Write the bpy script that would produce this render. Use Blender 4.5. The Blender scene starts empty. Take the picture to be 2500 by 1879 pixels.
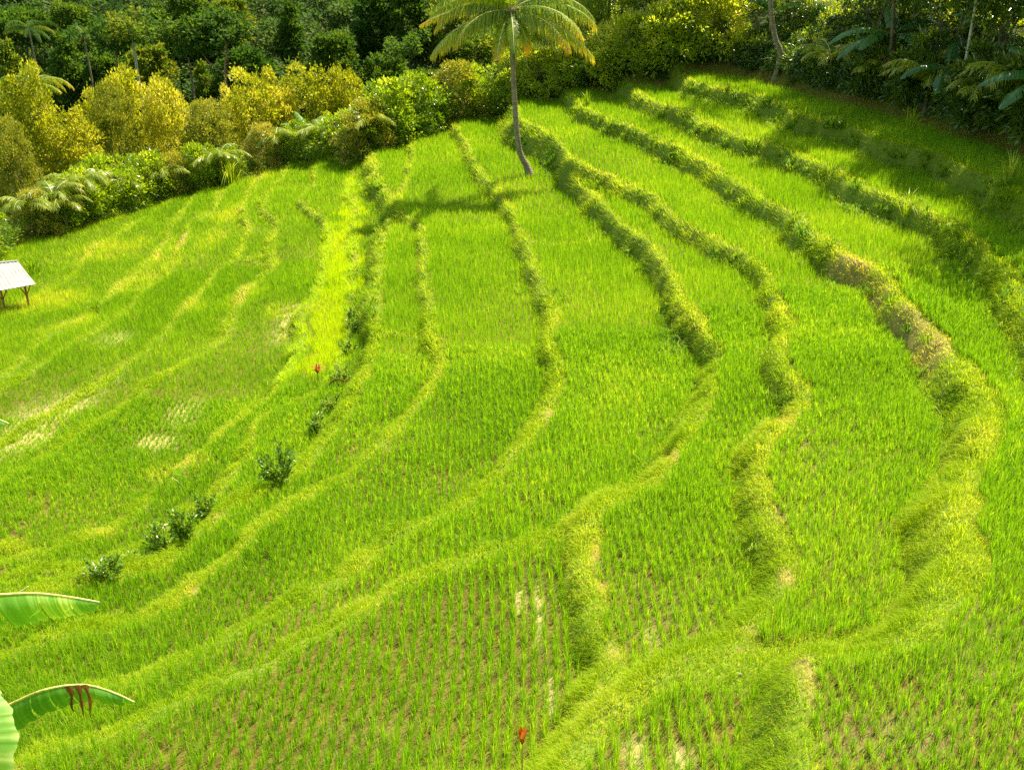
import bpy, math, random
import numpy as np
from mathutils import Vector, Matrix
R = math.radians
rng = np.random.default_rng(7)
random.seed(7)
sc = bpy.context.scene
COL = sc.collection
PI = math.pi

# ------------------------------------------------------------------ camera
CZ, PITCH, F = 12.5, R(25), 2432.0
RT = np.array([1., 0, 0]); UP = np.array([0, math.sin(PITCH), math.cos(PITCH)]); FW = np.array([0, math.cos(PITCH), -math.sin(PITCH)])
cd = bpy.data.cameras.new('camera'); cam = bpy.data.objects.new('camera', cd); COL.objects.link(cam)
cam.location = (0, 0, CZ); cam.rotation_euler = (R(90) - PITCH, 0, 0)
cd.sensor_width = 36; cd.lens = 36 * F / 2500; cd.clip_end = 2000; cd.clip_start = .1
sc.camera = cam

def ray(px, py):
    return RT * ((px - 1250) / F) + UP * ((939.5 - py) / F) + FW
def onz(px, py, z):
    d = ray(px, py); t = (z - CZ) / d[2]
    return np.array([d[0] * t, d[1] * t])
def atd(px, py, y):
    d = ray(px, py); t = y / d[1]
    return np.array([d[0] * t, y, CZ + d[2] * t])
def project(P):
    q = P - np.array([0, 0, CZ]); dz = q @ FW
    dz = np.where(dz < .1, .1, dz)
    return 1250 + F * (q @ RT) / dz, 939.5 - F * (q @ UP) / dz, dz

# ------------------------------------------------------------------ noise
def _h(i, j, s):
    n = (i * 374761393 + j * 668265263 + s * 974634777) & 0xffffffff
    n = ((n ^ (n >> 13)) * 1274126177) & 0xffffffff
    return ((n ^ (n >> 16)) & 0xffff) / 65535.0
def noise(x, y, sc_=1., s=0):
    x = np.asarray(x) / sc_; y = np.asarray(y) / sc_
    i = np.floor(x).astype(np.int64); j = np.floor(y).astype(np.int64)
    u = x - i; v = y - j; u = u * u * (3 - 2 * u); v = v * v * (3 - 2 * v)
    return (_h(i, j, s) * (1 - u) + _h(i + 1, j, s) * u) * (1 - v) + (_h(i, j + 1, s) * (1 - u) + _h(i + 1, j + 1, s) * u) * v
def sst(a, b, x):
    t = np.clip((x - a) / (b - a), 0, 1); return t * t * (3 - 2 * t)

# ------------------------------------------------------------------ terrace lines (upper edge of each bank), traced and laid on their own level planes
# name, upper level, step, exit ('L' left / 'B' near), crest width, points
LN = [
 ('H', 2.4, 1.0, 'B', .7, [(1702,207),(1771,224),(1844,240),(1926,268),(1966,293),(2030,305),(2105,325),(2182,354),(2235,366),(2312,391),(2345,415),(2438,452),(2500,488),(2600,540),(2760,640)]),
 ('G', 1.4, .95, 'B', .7, [(1600,258),(1681,281),(1771,325),(1828,346),(1901,366),(1966,391),(2048,423),(2141,476),(2186,492),(2259,525),(2332,550),(2385,598),(2455,657),(2500,702),(2570,790),(2640,900),(2680,1100),(2660,1400)]),
 ('F', .5, .95, 'B', .8, [(1415,250),(1440,272),(1492,293),(1573,325),(1654,358),(1734,407),(1816,456),(1885,500),(1966,545),(2019,590),(2088,635),(2149,671),(2182,706),(2218,755),(2275,803),(2324,860),(2373,909),(2414,966),(2438,1027),(2425,1100),(2392,1170),(2376,1240),(2381,1325),(2381,1406),(2365,1463),(2324,1520),(2284,1569),(2180,1600),(2060,1625),(2007,1650),(2000,1711),(1978,1770),(1972,1879)]),
 ('E', -.4, .75, 'B', .55, [(1270,295),(1317,325),(1361,358),(1402,387),(1451,415),(1508,439),(1553,463),(1593,476),(1649,525),(1714,570),(1771,602),(1816,614),(1852,643),(1881,676),(1889,718),(1909,755),(1943,799),(1928,835),(1917,885),(1938,925),(1972,966),(1962,1007),(1925,1048),(1890,1088),(1864,1149),(1862,1190),(1885,1251),(1900,1290),(1945,1374),(1938,1431),(1901,1504),(1864,1541),(1824,1569),(1775,1594),(1700,1625),(1645,1660),(1593,1699),(1500,1752),(1467,1805),(1430,1879)]),
 ('D2', -1.1, .5, 'B', .5, [(1248,325),(1347,362),(1408,435),(1433,468),(1473,496),(1498,521),(1540,566),(1581,598),(1613,631),(1646,676),(1662,720),(1676,762),(1708,785),(1744,826),(1761,873),(1752,925),(1740,987),(1716,1030),(1700,1090),(1663,1132),(1634,1160),(1583,1195),(1530,1225),(1480,1255),(1462,1284),(1451,1345),(1451,1406),(1459,1455),(1471,1512),(1492,1557),(1514,1602),(1508,1650),(1470,1710),(1425,1770),(1385,1830),(1350,1879)]),
 ('D', -1.6, .5, 'L', .6, [(1236,322),(1335,366),(1396,439),(1421,472),(1461,500),(1486,525),(1526,570),(1567,602),(1600,635),(1632,680),(1648,724),(1660,767),(1692,790),(1728,831),(1745,875),(1736,925),(1724,984),(1698,1024),(1682,1084),(1645,1124),(1614,1152),(1563,1185),(1506,1213),(1455,1255),(1400,1305),(1329,1338),(1220,1368),(1085,1415),(983,1449),(881,1510),(746,1585),(644,1639),(542,1680),(441,1734),(325,1788),(224,1829),(102,1870),(34,1903),(-120,1950)]),
 ('C', -2.1, .65, 'L', .55, [(1121,320),(1146,350),(1170,400),(1200,445),(1228,484),(1253,513),(1268,561),(1288,590),(1300,624),(1321,681),(1325,706),(1366,746),(1366,803),(1363,860),(1370,909),(1370,965),(1329,1056),(1254,1137),(1173,1225),(1085,1286),(983,1341),(881,1402),(780,1456),(678,1503),(576,1551),(475,1605),(353,1653),(203,1700),(54,1754),(-120,1810)]),
 ('B', -2.75, .45, 'L', .5, [(1010,350),(1010,385),(1000,444),(985,475),(990,520),(1020,542),(1040,560),(1040,600),(1042,650),(1048,690),(1062,725),(1068,775),(1064,815),(1082,850),(1088,880),(1080,905),(1065,935),(1044,981),(1010,1029),(949,1090),(848,1171),(732,1253),(651,1300),(597,1347),(509,1415),(441,1483),(366,1524),(258,1558),(136,1585),(41,1612),(0,1640),(-120,1700)]),
 ('A', -3.2, 1.0, 'L', 1.0, [(915,385),(925,410),(935,444),(960,474),(975,514),(965,549),(945,589),(930,638),(935,678),(935,728),(935,812),(915,897),(900,947),(868,1015),(800,1097),(746,1158),(678,1205),(583,1253),(509,1314),(441,1368),(380,1402),(271,1429),(136,1463),(0,1490),(-120,1510)]),
 ('P', -4.2, .3, 'L', .5, [(865,400),(868,430),(866,480),(874,540),(876,600),(872,650),(868,720),(868,800),(852,870),(806,930),(765,970),(664,1015),(637,1042),(624,1090),(590,1144),(542,1205),(470,1260),(420,1310),(330,1365),(200,1400),(80,1420),(-120,1440)]),
 ('Q', -4.5, .5, 'L', .35, [(772,415),(771,454),(736,494),(791,534),(815,569),(801,609),(796,668),(781,718),(746,748),(741,822),(721,882),(715,914),(631,995),(515,1090),(420,1171),(339,1253),(258,1307),(156,1347),(68,1368),(-120,1400)]),
 ('L1', -5.0, .45, 'L', .5, [(700,420),(690,440),(655,480),(651,514),(681,544),(671,579),(666,614),(686,648),(661,678),(612,713),(597,748),(572,788),(547,832),(472,877),(420,910),(380,945),(325,985),(203,1060),(100,1130),(0,1190),(-120,1260)]),
 ('L2', -5.45, .35, 'L', .5, [(640,430),(605,500),(612,559),(597,609),(592,633),(532,663),(517,698),(472,748),(438,788),(378,847),(318,887),(249,947),(149,1001),(50,1061),(-120,1150)]),
 ('L3', -5.8, .35, 'L', .45, [(570,440),(527,514),(462,564),(438,628),(413,673),(348,723),(278,788),(199,837),(119,887),(25,947),(-120,1040)]),
 ('L4', -6.15, .35, 'L', .5, [(500,465),(428,549),(393,628),(338,668),(298,708),(214,768),(159,808),(99,847),(50,897),(-20,940),(-120,990)]),
 ('L5', -6.5, .3, 'L', .5, [(448,480),(348,539),(278,584),(219,628),(179,678),(124,708),(65,738),(-120,800)]),
]
EDGE = [(-160,700,-6.8),(0,655,-6.8),(34,615,-6.8),(80,592,-6.8),(190,570,-6.8),(250,545,-6.8),(380,497,-6.6),(450,478,-6.4),(560,455,-6),(640,425,-5.6),(690,410,-5.2),(760,400,-4.8),(850,395,-4.2),(900,384,-3.4),(960,366,-3.2),(1010,345,-2.9),(1100,318,-2.6),(1200,288,-1.8),(1290,265,-.8),(1400,240,.2),(1500,228,.9),(1600,222,1.4),(1690,203,2),(1760,193,2.4),(1844,207,2.4),(1909,228,2.4),(2007,256,2.4),(2129,285,2.4),(2218,309,2.4),(2312,346,2.4),(2393,366,2.4),(2500,400,2.4),(2620,450,2.4),(2800,540,2.4)]
edge_w = np.array([onz(a, b, c) for a, b, c in EDGE])

def seg_dist(X, Y, P):
    d = np.full(X.shape, 1e9)
    for a, b in zip(P[:-1], P[1:]):
        v = b - a; L = v @ v + 1e-12
        t = np.clip(((X - a[0]) * v[0] + (Y - a[1]) * v[1]) / L, 0, 1)
        q = (X - a[0] - t * v[0]) ** 2 + (Y - a[1] - t * v[1]) ** 2
        np.minimum(d, q, out=d)
    return np.sqrt(d)
def inside(X, Y, P):
    c = np.zeros(X.shape, bool)
    for a, b in zip(P, np.roll(P, -1, 0)):
        if a[1] == b[1]: continue
        m = ((a[1] > Y) != (b[1] > Y)) & (X < (b[0] - a[0]) * (Y - a[1]) / (b[1] - a[1]) + a[0])
        c ^= m
    return c
def smooth_line(P, n=3):
    out = []
    P = [P[0]] + list(P) + [P[-1]]
    for i in range(1, len(P) - 2):
        p0, p1, p2, p3 = P[i - 1], P[i], P[i + 1], P[i + 2]
        for k in range(n):
            t = k / n
            out.append(.5 * ((2 * p1) + (-p0 + p2) * t + (2 * p0 - 5 * p1 + 4 * p2 - p3) * t * t + (-p0 + 3 * p1 - 3 * p2 + p3) * t ** 3))
    out.append(P[-1]); return np.array(out)

# tensor grid, fine over the terraces, coarse outside
def axis(segs):
    out = []
    for a, b, s in segs: out.append(np.arange(a, b - 1e-6, s))
    return np.concatenate(out + [np.array([segs[-1][1]])])
gx = axis([(-420, -120, 12), (-120, -48, 3), (-48, -26, .35), (-26, 26, .2), (26, 46, .35), (46, 120, 3), (120, 420, 12)])
gy = axis([(-60, 0, 6), (0, 10, .6), (10, 40, .17), (40, 84, .26), (84, 110, 1), (110, 230, 3), (230, 620, 15)])
X, Y = np.meshgrid(gx, gy)
near = (np.abs(X) < 60) & (Y > -1) & (Y < 112)
T = np.full(X.shape, -6.8)
LEV = np.full(X.shape, 0.)
BM = np.full(X.shape, 9.)         # distance outside the nearest bank band
CR = np.full(X.shape, 9.)         # signed distance (to lower side) of the nearest bank
lines = {}
for nm, zu, st, ex, wc, pts in LN:
    P = smooth_line([onz(a, b, zu) for a, b in pts]); lines[nm] = (P, zu, st)
    a, e = P[0], P[-1]
    north = np.array([[a[0], 900.]])
    tail = np.array([[-900, e[1]], [-900, -900], [900, -900], [900, 900]]) if ex == 'L' else np.array([[e[0] + 2, -900], [900, -900], [900, 900]])
    if nm in 'GHF': north = np.array([[a[0] - 3, a[1] + 30], [a[0] - 3, 900.]])
    line2 = np.vstack([north[::-1], P, tail[:1]])
    up = inside(X, Y, np.vstack([north[::-1], P, tail]))
    D = seg_dist(X, Y, line2)
    s = np.where(up, -D, D) + (noise(X, Y, .9, 3) - .5) * .22 + (noise(X, Y, 2.7, 33) - .5) * .35 + (noise(X, Y, .35, 34) - .5) * .16
    w = wc * .48 * (.3 + 1.4 * noise(X, Y, 2.2, 5)); wf = (.10 + .45 * st) * (1 + .5 * sst(33, 23, Y) * sst(-1, 4, X))
    T += np.where(s < 0, st, st * (1 - sst(w, w + wf, s)))
    lip = np.exp(-((s - w * .45) / (w * .55)) ** 2) * .07 * (.5 + noise(X, Y, .5, 9))
    T += lip
    b = np.maximum(-.06 - s, s - (w + wf * .92))
    k = b < BM
    CR = np.where(k, s / (w + wf), CR); BM = np.minimum(BM, b)
# small cross bunds
BUNDS = [(-3.0, .35, [(1520-2*0,1637)]),]
def bund(pts, z, w, h):
    global T, BM
    P = np.array([onz(a, b, z) for a, b in pts]); D = seg_dist(X, Y, P) + (noise(X, Y, .7, 4) - .5) * .1
    T += h * np.exp(-(D / w) ** 2); BM = np.minimum(BM, D - w * 1.1)
bund([(2130,1612),(1990,1632),(1850,1640),(1700,1640)], -.4, .55, .16)     # ridge between middle and near paddy
bund([(935,818),(985,826),(1060,828)], -3.2, .22, .15)
bund([(1290,594),(1350,602),(1432,598),(1456,575)], -2.1, .18, .14)
bund([(600,634),(640,625),(672,622)], -5.4, .22, .15)
bund([(0,1330),(80,1352),(150,1345)], -4.8, .3, .1)

# beyond the field edge: valley at left, hill at right
BEY = np.vstack([[[-900, edge_w[0][1]]], edge_w, [[900, edge_w[-1][1]]], [[900, 900], [-900, 900]]])
bin_ = inside(X, Y, BEY); ED = seg_dist(X, Y, np.vstack([[[-900, edge_w[0][1]]], edge_w, [[900, edge_w[-1][1]]]]))
SD = np.where(bin_, ED, -ED)
dd = np.clip(SD, 0, None)
wr = sst(-3, 14, X + (Y - 80) * -.1)
left = -np.minimum(.5 * np.clip(dd - .5, 0, None), 24)
right = .8 * sst(0, 1.2, dd) + np.minimum(.30 * np.clip(dd - 1, 0, None), 16)
und = (noise(X, Y, 9, 21) - .5) * 1.2 * sst(2, 10, dd)
Tb = np.where(bin_, T + left * (1 - wr) + right * wr + und, T)
far = -32 + .44 * (Y - 122 + .12 * X) + (noise(X, Y, 30, 8) - .5) * 9
far = np.where(Y > 100, np.minimum(far, 60 + noise(X, Y, 80, 2) * 20), -99)
Tb = np.maximum(Tb, far)
# near slope the photographer stands on
rim = 10.8 - .95 * Y + (noise(X, Y, 1.3, 31) - .5) * .25
rim = np.minimum(rim, 10.8)
Z = np.maximum(Tb, rim)
Z += (noise(X, Y, .45, 12) - .5) * .05 + ((noise(X, Y, .6, 13) - .5) * .22 + (noise(X, Y, 1.5, 15) - .5) * .2) * (1 - sst(-.3, .05, BM))
RIMM = (rim > Tb - .1)

def bil(G):
    def f(x, y):
        x = np.asarray(x, float); y = np.asarray(y, float)
        i = np.clip(np.searchsorted(gx, x) - 1, 0, len(gx) - 2); j = np.clip(np.searchsorted(gy, y) - 1, 0, len(gy) - 2)
        u = np.clip((x - gx[i]) / (gx[i + 1] - gx[i]), 0, 1); v = np.clip((y - gy[j]) / (gy[j + 1] - gy[j]), 0, 1)
        return (G[j, i] * (1 - u) + G[j, i + 1] * u) * (1 - v) + (G[j + 1, i] * (1 - u) + G[j + 1, i + 1] * u) * v
    return f
gz, gb, gsd, gcr, grim = bil(Z), bil(BM), bil(SD), bil(CR), bil(RIMM.astype(float))
def G1(x, y): return float(gz(x, y))

# zones given as picture ellipses laid on a level: (px, py, level, rx m, ry m)
def zone(lst, soft=.3):
    c = [(onz(a, b, z), rx, ry) for a, b, z, rx, ry in lst]
    def f(x, y):
        m = np.zeros(np.shape(x))
        for p, rx, ry in c:
            m = np.maximum(m, 1 - sst(soft, 1.3, np.sqrt(((x - p[0]) / rx) ** 2 + ((y - p[1]) / ry) ** 2) + (noise(x, y, 1.2, 6) - .5) * .6))
        return m
    return f
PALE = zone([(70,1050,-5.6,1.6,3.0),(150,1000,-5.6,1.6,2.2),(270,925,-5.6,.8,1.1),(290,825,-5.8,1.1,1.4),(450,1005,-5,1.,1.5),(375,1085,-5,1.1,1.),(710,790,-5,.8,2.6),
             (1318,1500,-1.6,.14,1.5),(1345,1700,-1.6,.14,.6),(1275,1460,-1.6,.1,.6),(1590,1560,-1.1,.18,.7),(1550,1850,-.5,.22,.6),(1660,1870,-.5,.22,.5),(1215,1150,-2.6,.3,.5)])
SPARSE = zone([(2300,1790,.5,2.6,1.5),(2100,1850,.5,2.2,1.),(2450,1600,.5,1.4,1.8),(1600,1830,-.5,2.,1.),(1250,1600,-1.6,2.4,2.6),(900,1800,-1.6,2.,1.),(500,1850,-1.6,2.,1.5),(1330,1500,-1.6,1.,2.8),(1620,1520,-1.1,2.,2.),
               (2050,1100,-.4,1.8,4),(2000,1350,-.4,2,3),(1180,1160,-2.6,2,2),(300,1240,-5,5,4),(150,1280,-5,3,3),(600,1560,-2.6,4,2),(60,1010,-5.6,6,5),(700,790,-5,2.5,4),(420,1030,-5,4,4),(500,880,-5.3,5,4)])
GOLD = zone([(430,600,-6,1.4,3.),(505,585,-5.6,1.2,3.),(560,520,-5.6,1.2,2.5),(640,425,-5.2,1.5,2.),(250,620,-6.6,3.5,3.),(120,740,-6.5,3,2),(330,700,-6.2,1.5,2.),(590,720,-5,1.4,1.6),(480,760,-5.6,1.2,1.2),(170,800,-6.4,1.5,1.5),(420,1130,-4.5,1.5,.6),(250,1310,-4.6,1.4,.5),(680,760,-4.9,.8,1.5)])
DRY = zone([(2060,650,.5,1.,2.),(2120,700,.5,1.,1.6),(2185,790,.5,1.3,2.),(2230,830,.5,1,1.5),(1690,880,-1.,.45,.7),(1640,1090,-1.,.2,1.),(1460,1380,-1.1,.15,1.2),(1500,1600,-1.1,.22,.6),(1920,1420,-.4,.2,.35),(1840,1550,-.4,.5,.15),
            (1965,1760,-.2,.2,1.2),(900,570,-3.4,.7,3),(560,1270,-3.2,.9,.2),(490,1440,-2.75,.6,.3),(700,1210,-3.2,.4,.3),(1345,1020,-2.1,.25,.5),(430,600,-6,.8,2.4),(500,590,-5.6,.6,2.6),(1245,400,-2,1.1,2.4),(1900,1010,-.5,.6,1)])

# ------------------------------------------------------------------ mesh helpers
class MB:
    def __init__(s): s.V = []; s.Fq = []; s.Ft = []; s.tt = []; s.n = 0
    def add(s, V, quads=None, tris=None, tint=.5):
        V = np.asarray(V, float).reshape(-1, 3)
        s.V.append(V)
        s.tt.append(np.broadcast_to(np.asarray(tint, float), (len(V),)) if np.ndim(tint) < 1 or len(np.atleast_1d(tint)) == len(V) else np.repeat(tint, len(V) // len(tint)))
        if quads is not None and len(quads): s.Fq.append(np.asarray(quads).reshape(-1, 4) + s.n)
        if tris is not None and len(tris): s.Ft.append(np.asarray(tris).reshape(-1, 3) + s.n)
        s.n += len(V)
    def mesh(s, name, mat, smooth=False):
        V = np.concatenate(s.V); q = np.concatenate(s.Fq) if s.Fq else np.zeros((0, 4), int); t = np.concatenate(s.Ft) if s.Ft else np.zeros((0, 3), int)
        me = bpy.data.meshes.new(name)
        me.vertices.add(len(V)); me.vertices.foreach_set('co', V.astype(np.float32).ravel())
        nl = len(q) * 4 + len(t) * 3
        me.loops.add(nl); me.loops.foreach_set('vertex_index', np.concatenate([q.ravel(), t.ravel()]).astype(np.int32))
        me.polygons.add(len(q) + len(t))
        ls = np.concatenate([np.arange(len(q)) * 4, len(q) * 4 + np.arange(len(t)) * 3]).astype(np.int32)
        me.polygons.foreach_set('loop_start', ls)
        me.polygons.foreach_set('use_smooth', np.full(len(q) + len(t), smooth))
        me.update(calc_edges=True)
        a = me.attributes.new('tint', 'FLOAT', 'POINT'); a.data.foreach_set('value', np.concatenate(s.tt).astype(np.float32))
        me.materials.append(mat)
        return me
def obj(name, mb, mat, parent=None, smooth=False):
    me = mb.mesh(name, mat, smooth) if isinstance(mb, MB) else mb
    o = bpy.data.objects.new(name, me); COL.objects.link(o)
    if parent: o.parent = parent
    return o
def tag(o, label=None, cat=None, group=None, kind=None):
    if label: o['label'] = label
    if cat: o['category'] = cat
    if group: o['group'] = group
    if kind: o['kind'] = kind
    return o
def empty(name, loc, rz=0, s=1.):
    o = bpy.data.objects.new(name, None); COL.objects.link(o); o.location = loc; o.rotation_euler = (0, 0, rz); o.scale = (s, s, s); o.empty_display_size = .3
    return o
def unit(v): return v / (np.linalg.norm(v, axis=-1, keepdims=True) + 1e-9)
def tube(mb, P, r, n=8, tint=.5, cap=True):
    P = np.asarray(P, float); r = np.broadcast_to(np.asarray(r, float), (len(P),))
    t = unit(np.gradient(P, axis=0)); ref = np.array([.31, .17, .93])
    if abs(t[0] @ ref) > .9: ref = np.array([1, 0, .1])
    a = unit(np.cross(t, ref)); b = np.cross(t, a)
    th = np.linspace(0, 2 * PI, n, endpoint=False)
    V = P[:, None] + r[:, None, None] * (np.cos(th)[None, :, None] * a[:, None] + np.sin(th)[None, :, None] * b[:, None])
    i = np.arange(len(P) - 1)[:, None] * n; j = np.arange(n)[None]; k = (j + 1) % n
    q = np.stack([i + j, i + k, i + n + k, i + n + j], -1).reshape(-1, 4)
    VV = V.reshape(-1, 3)
    tris = []
    if cap:
        VV = np.vstack([VV, P[-1:]]); c = len(VV) - 1; m = (len(P) - 1) * n
        tris = [(m + a_, m + (a_ + 1) % n, c) for a_ in range(n)]
    mb.add(VV, q, tris, tint)
def leaves(mb, C, n_dir, L, W, tint, spread=1., flat=.8):
    """diamond leaves: C centres, n_dir preferred growing direction"""
    N = len(C)
    u = unit(n_dir + rng.normal(0, spread, (N, 3))); v = unit(np.cross(rng.normal(0, 1, (N, 3)) * .55 + np.array([0, -.15, flat]), u))
    L = np.broadcast_to(L, (N,))[:, None]; W = np.broadcast_to(W, (N,))[:, None]
    nn = np.cross(u, v)
    V = np.stack([C, C + u * L * .45 + v * W * .5 + nn * W * .12, C + u * L, C + u * L * .45 - v * W * .5 + nn * W * .12], 1)
    q = np.arange(N * 4).reshape(N, 4)
    mb.add(V.reshape(-1, 3), q, None, np.repeat(np.broadcast_to(tint, (N,)), 4))
def blades(mb, B, h, w, az, lean, tint, fine=True, droop=.3):
    N = len(B); h = np.broadcast_to(h, (N,)); w = np.broadcast_to(w, (N,)); lean = np.broadcast_to(lean, (N,))
    d = np.stack([np.cos(az), np.sin(az), 0 * az], 1); a2 = az + PI / 2 + rng.uniform(-.9, .9, N)
    s = np.stack([np.cos(a2), np.sin(a2), 0 * az], 1)
    z = np.array([0, 0, 1.])
    hh = h[:, None]; ww = w[:, None]; ll = lean[:, None]
    tip = B + d * ll * hh + z * hh * np.sqrt(np.clip(1 - ll ** 2, .02, 1)) * (1 - droop * ll)
    tt = np.broadcast_to(tint, (N,))
    if fine:
        mid = B + d * ll * hh * .38 + z * hh * .62 * np.sqrt(np.clip(1 - (ll * .6) ** 2, .1, 1))
        V = np.stack([B - s * ww * .35, B + s * ww * .35, mid + s * ww * .5, mid - s * ww * .5, tip], 1)
        b = np.arange(N)[:, None] * 5
        mb.add(V.reshape(-1, 3), b + [0, 1, 2, 3], b + [3, 2, 4], (tt[:, None] + np.array([-.12, -.12, .0, .0, .12])).ravel())
    else:
        V = np.stack([B - s * ww * .5, B + s * ww * .5, tip], 1)
        b = np.arange(N)[:, None] * 3
        mb.add(V.reshape(-1, 3), None, b + [0, 1, 2], (tt[:, None] + np.array([-.1, -.1, .12])).ravel())

# ------------------------------------------------------------------ materials
def mat_new(name):
    m = bpy.data.materials.new(name); m.use_nodes = True; nt = m.node_tree
    for n in list(nt.nodes): nt.nodes.remove(n)
    return m, nt, nt.nodes, nt.links
def leaf_mat(name, ca, cb, cc=None, trans=.45, rough=.5, spec=.4, nscale=.25, tcol=1.6, var=.25, ow=.3):
    """ca (tint 0) .. cb (tint .6) .. cc (tint 1)"""
    m, nt, N, L = mat_new(name)
    at = N.new('ShaderNodeAttribute'); at.attribute_name = 'tint'
    geo = N.new('ShaderNodeNewGeometry'); oi = N.new('ShaderNodeObjectInfo')
    no = N.new('ShaderNodeTexNoise'); no.inputs['Scale'].default_value = nscale; no.inputs['Detail'].default_value = 3
    L.new(geo.outputs['Position'], no.inputs['Vector'])
    a1 = N.new('ShaderNodeMath'); a1.operation = 'MULTIPLY_ADD'; a1.inputs[1].default_value = var * 2; L.new(no.outputs['Fac'], a1.inputs[0]); 
    L.new(at.outputs['Fac'], a1.inputs[2])
    a2 = N.new('ShaderNodeMath'); a2.operation = 'MULTIPLY_ADD'; a2.inputs[1].default_value = ow; L.new(oi.outputs['Random'], a2.inputs[0]); L.new(a1.outputs[0], a2.inputs[2])
    a3 = N.new('ShaderNodeMath'); a3.operation = 'SUBTRACT'; a3.inputs[1].default_value = var + ow / 2; L.new(a2.outputs[0], a3.inputs[0])
    cr = N.new('ShaderNodeValToRGB'); e = cr.color_ramp.elements
    e[0].position = 0; e[0].color = (*ca, 1); e[1].position = 1; e[1].color = (*(cc or cb), 1)
    x = e.new(.6); x.color = (*cb, 1)
    L.new(a3.outputs[0], cr.inputs[0])
    p = N.new('ShaderNodeBsdfPrincipled'); p.inputs['Roughness'].default_value = rough; p.inputs['Specular IOR Level'].default_value = spec
    L.new(cr.outputs[0], p.inputs['Base Color'])
    tr = N.new('ShaderNodeBsdfTranslucent'); mu = N.new('ShaderNodeMix'); mu.data_type = 'RGBA'; mu.blend_type = 'MULTIPLY'; mu.inputs[0].default_value = 1
    L.new(cr.outputs[0], mu.inputs[6]); mu.inputs[7].default_value = (tcol * 1.15, tcol, tcol * .5, 1); L.new(mu.outputs[2], tr.inputs['Color'])
    mx = N.new('ShaderNodeMixShader'); mx.inputs[0].default_value = trans
    L.new(p.outputs[0], mx.inputs[1]); L.new(tr.outputs[0], mx.inputs[2])
    o = N.new('ShaderNodeOutputMaterial'); L.new(mx.outputs[0], o.inputs[0])
    return m
def bark_mat(name, ca, cb, scale=6., rings=0., rough=.85):
    m, nt, N, L = mat_new(name)
    tc = N.new('ShaderNodeTexCoord'); no = N.new('ShaderNodeTexNoise'); no.inputs['Scale'].default_value = scale; no.inputs['Detail'].default_value = 6
    L.new(tc.outputs['Object'], no.inputs['Vector'])
    cr = N.new('ShaderNodeValToRGB'); e = cr.color_ramp.elements; e[0].position = .35; e[0].color = (*ca, 1); e[1].position = .65; e[1].color = (*cb, 1)
    L.new(no.outputs['Fac'], cr.inputs[0])
    p = N.new('ShaderNodeBsdfPrincipled'); p.inputs['Roughness'].default_value = rough
    bu = N.new('ShaderNodeBump'); bu.inputs['Strength'].default_value = .6; bu.inputs['Distance'].default_value = .03
    if rings:
        w = N.new('ShaderNodeTexWave'); w.bands_direction = 'Z'; w.inputs['Scale'].default_value = rings; w.inputs['Distortion'].default_value = 1.5
        L.new(tc.outputs['Object'], w.inputs['Vector']); mm = N.new('ShaderNodeMix'); mm.data_type = 'RGBA'; mm.blend_type = 'MULTIPLY'; mm.inputs[0].default_value = .45
        L.new(cr.outputs[0], mm.inputs[6]); L.new(w.outputs['Color'], mm.inputs[7]); L.new(mm.outputs[2], p.inputs['Base Color']); L.new(w.outputs['Fac'], bu.inputs['Height'])
    else:
        L.new(cr.outputs[0], p.inputs['Base Color']); L.new(no.outputs['Fac'], bu.inputs['Height'])
    L.new(bu.outputs[0], p.inputs['Normal'])
    o = N.new('ShaderNodeOutputMaterial'); L.new(p.outputs[0], o.inputs[0]); return m

M_rice = leaf_mat('rice', (.10, .235, .006), (.215, .415, .010), (.50, .57, .04), trans=.58, rough=.5, spec=.25, nscale=.35, tcol=1.5, var=.14)
M_young = leaf_mat('seedling', (.38, .55, .004), (.54, .69, .007), (.76, .80, .05), trans=.5, rough=.5, spec=.3, nscale=.5, tcol=1.4)
M_grass = leaf_mat('bank_grass', (.15, .30, .006), (.38, .51, .014), (.64, .58, .12), trans=.6, rough=.7, spec=.08, nscale=.6, tcol=1.4, var=.18)
M_tuss = leaf_mat('tussock', (.08, .22, .004), (.27, .42, .010), (.56, .56, .10), trans=.52, rough=.45, spec=.3, nscale=.5, tcol=1.3)
M_clove = leaf_mat('clove_leaf', (.14, .20, .006), (.43, .46, .022), (.84, .74, .22), trans=.55, rough=.35, spec=.5, nscale=.3, tcol=1.4, var=.2)
M_clove2 = leaf_mat('clove_leaf_dull', (.10, .15, .008), (.32, .35, .03), (.58, .52, .14), trans=.4, rough=.45, spec=.4, nscale=.3, tcol=1.3, var=.2)
M_far = leaf_mat('far_leaf', (.045, .12, .014), (.12, .21, .02), (.27, .29, .022), trans=.5, rough=.6, spec=.2, nscale=.05, tcol=1.3, var=.1, ow=.75)
M_farm = leaf_mat('far_understory', (.04, .11, .022), (.10, .18, .03), (.17, .23, .026), trans=.45, rough=.6, spec=.2, nscale=.05, tcol=1.2, var=.2)  # leaf colour lifted in place of haze, so the dark gaps stay soft
M_bush = leaf_mat('bush_leaf', (.10, .22, .005), (.30, .42, .012), (.56, .60, .08), trans=.6, rough=.25, spec=1., nscale=.4, tcol=1.4, var=.2)
M_shade = leaf_mat('forest_leaf', (.12, .24, .006), (.42, .50, .022), (.76, .72, .22), trans=.6, rough=.28, spec=1., nscale=.3, tcol=1.4, var=.34)  # strong tint noise puts clumps of shade and highlight into the colour
M_deep_shade = leaf_mat('shaded_forest_leaf', (.03, .10, .008), (.12, .20, .014), (.42, .42, .10), trans=.45, rough=.25, spec=1., nscale=.4, tcol=1.3, var=.3)  # darker copy of the forest leaf, deep shade put into its colour
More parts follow.
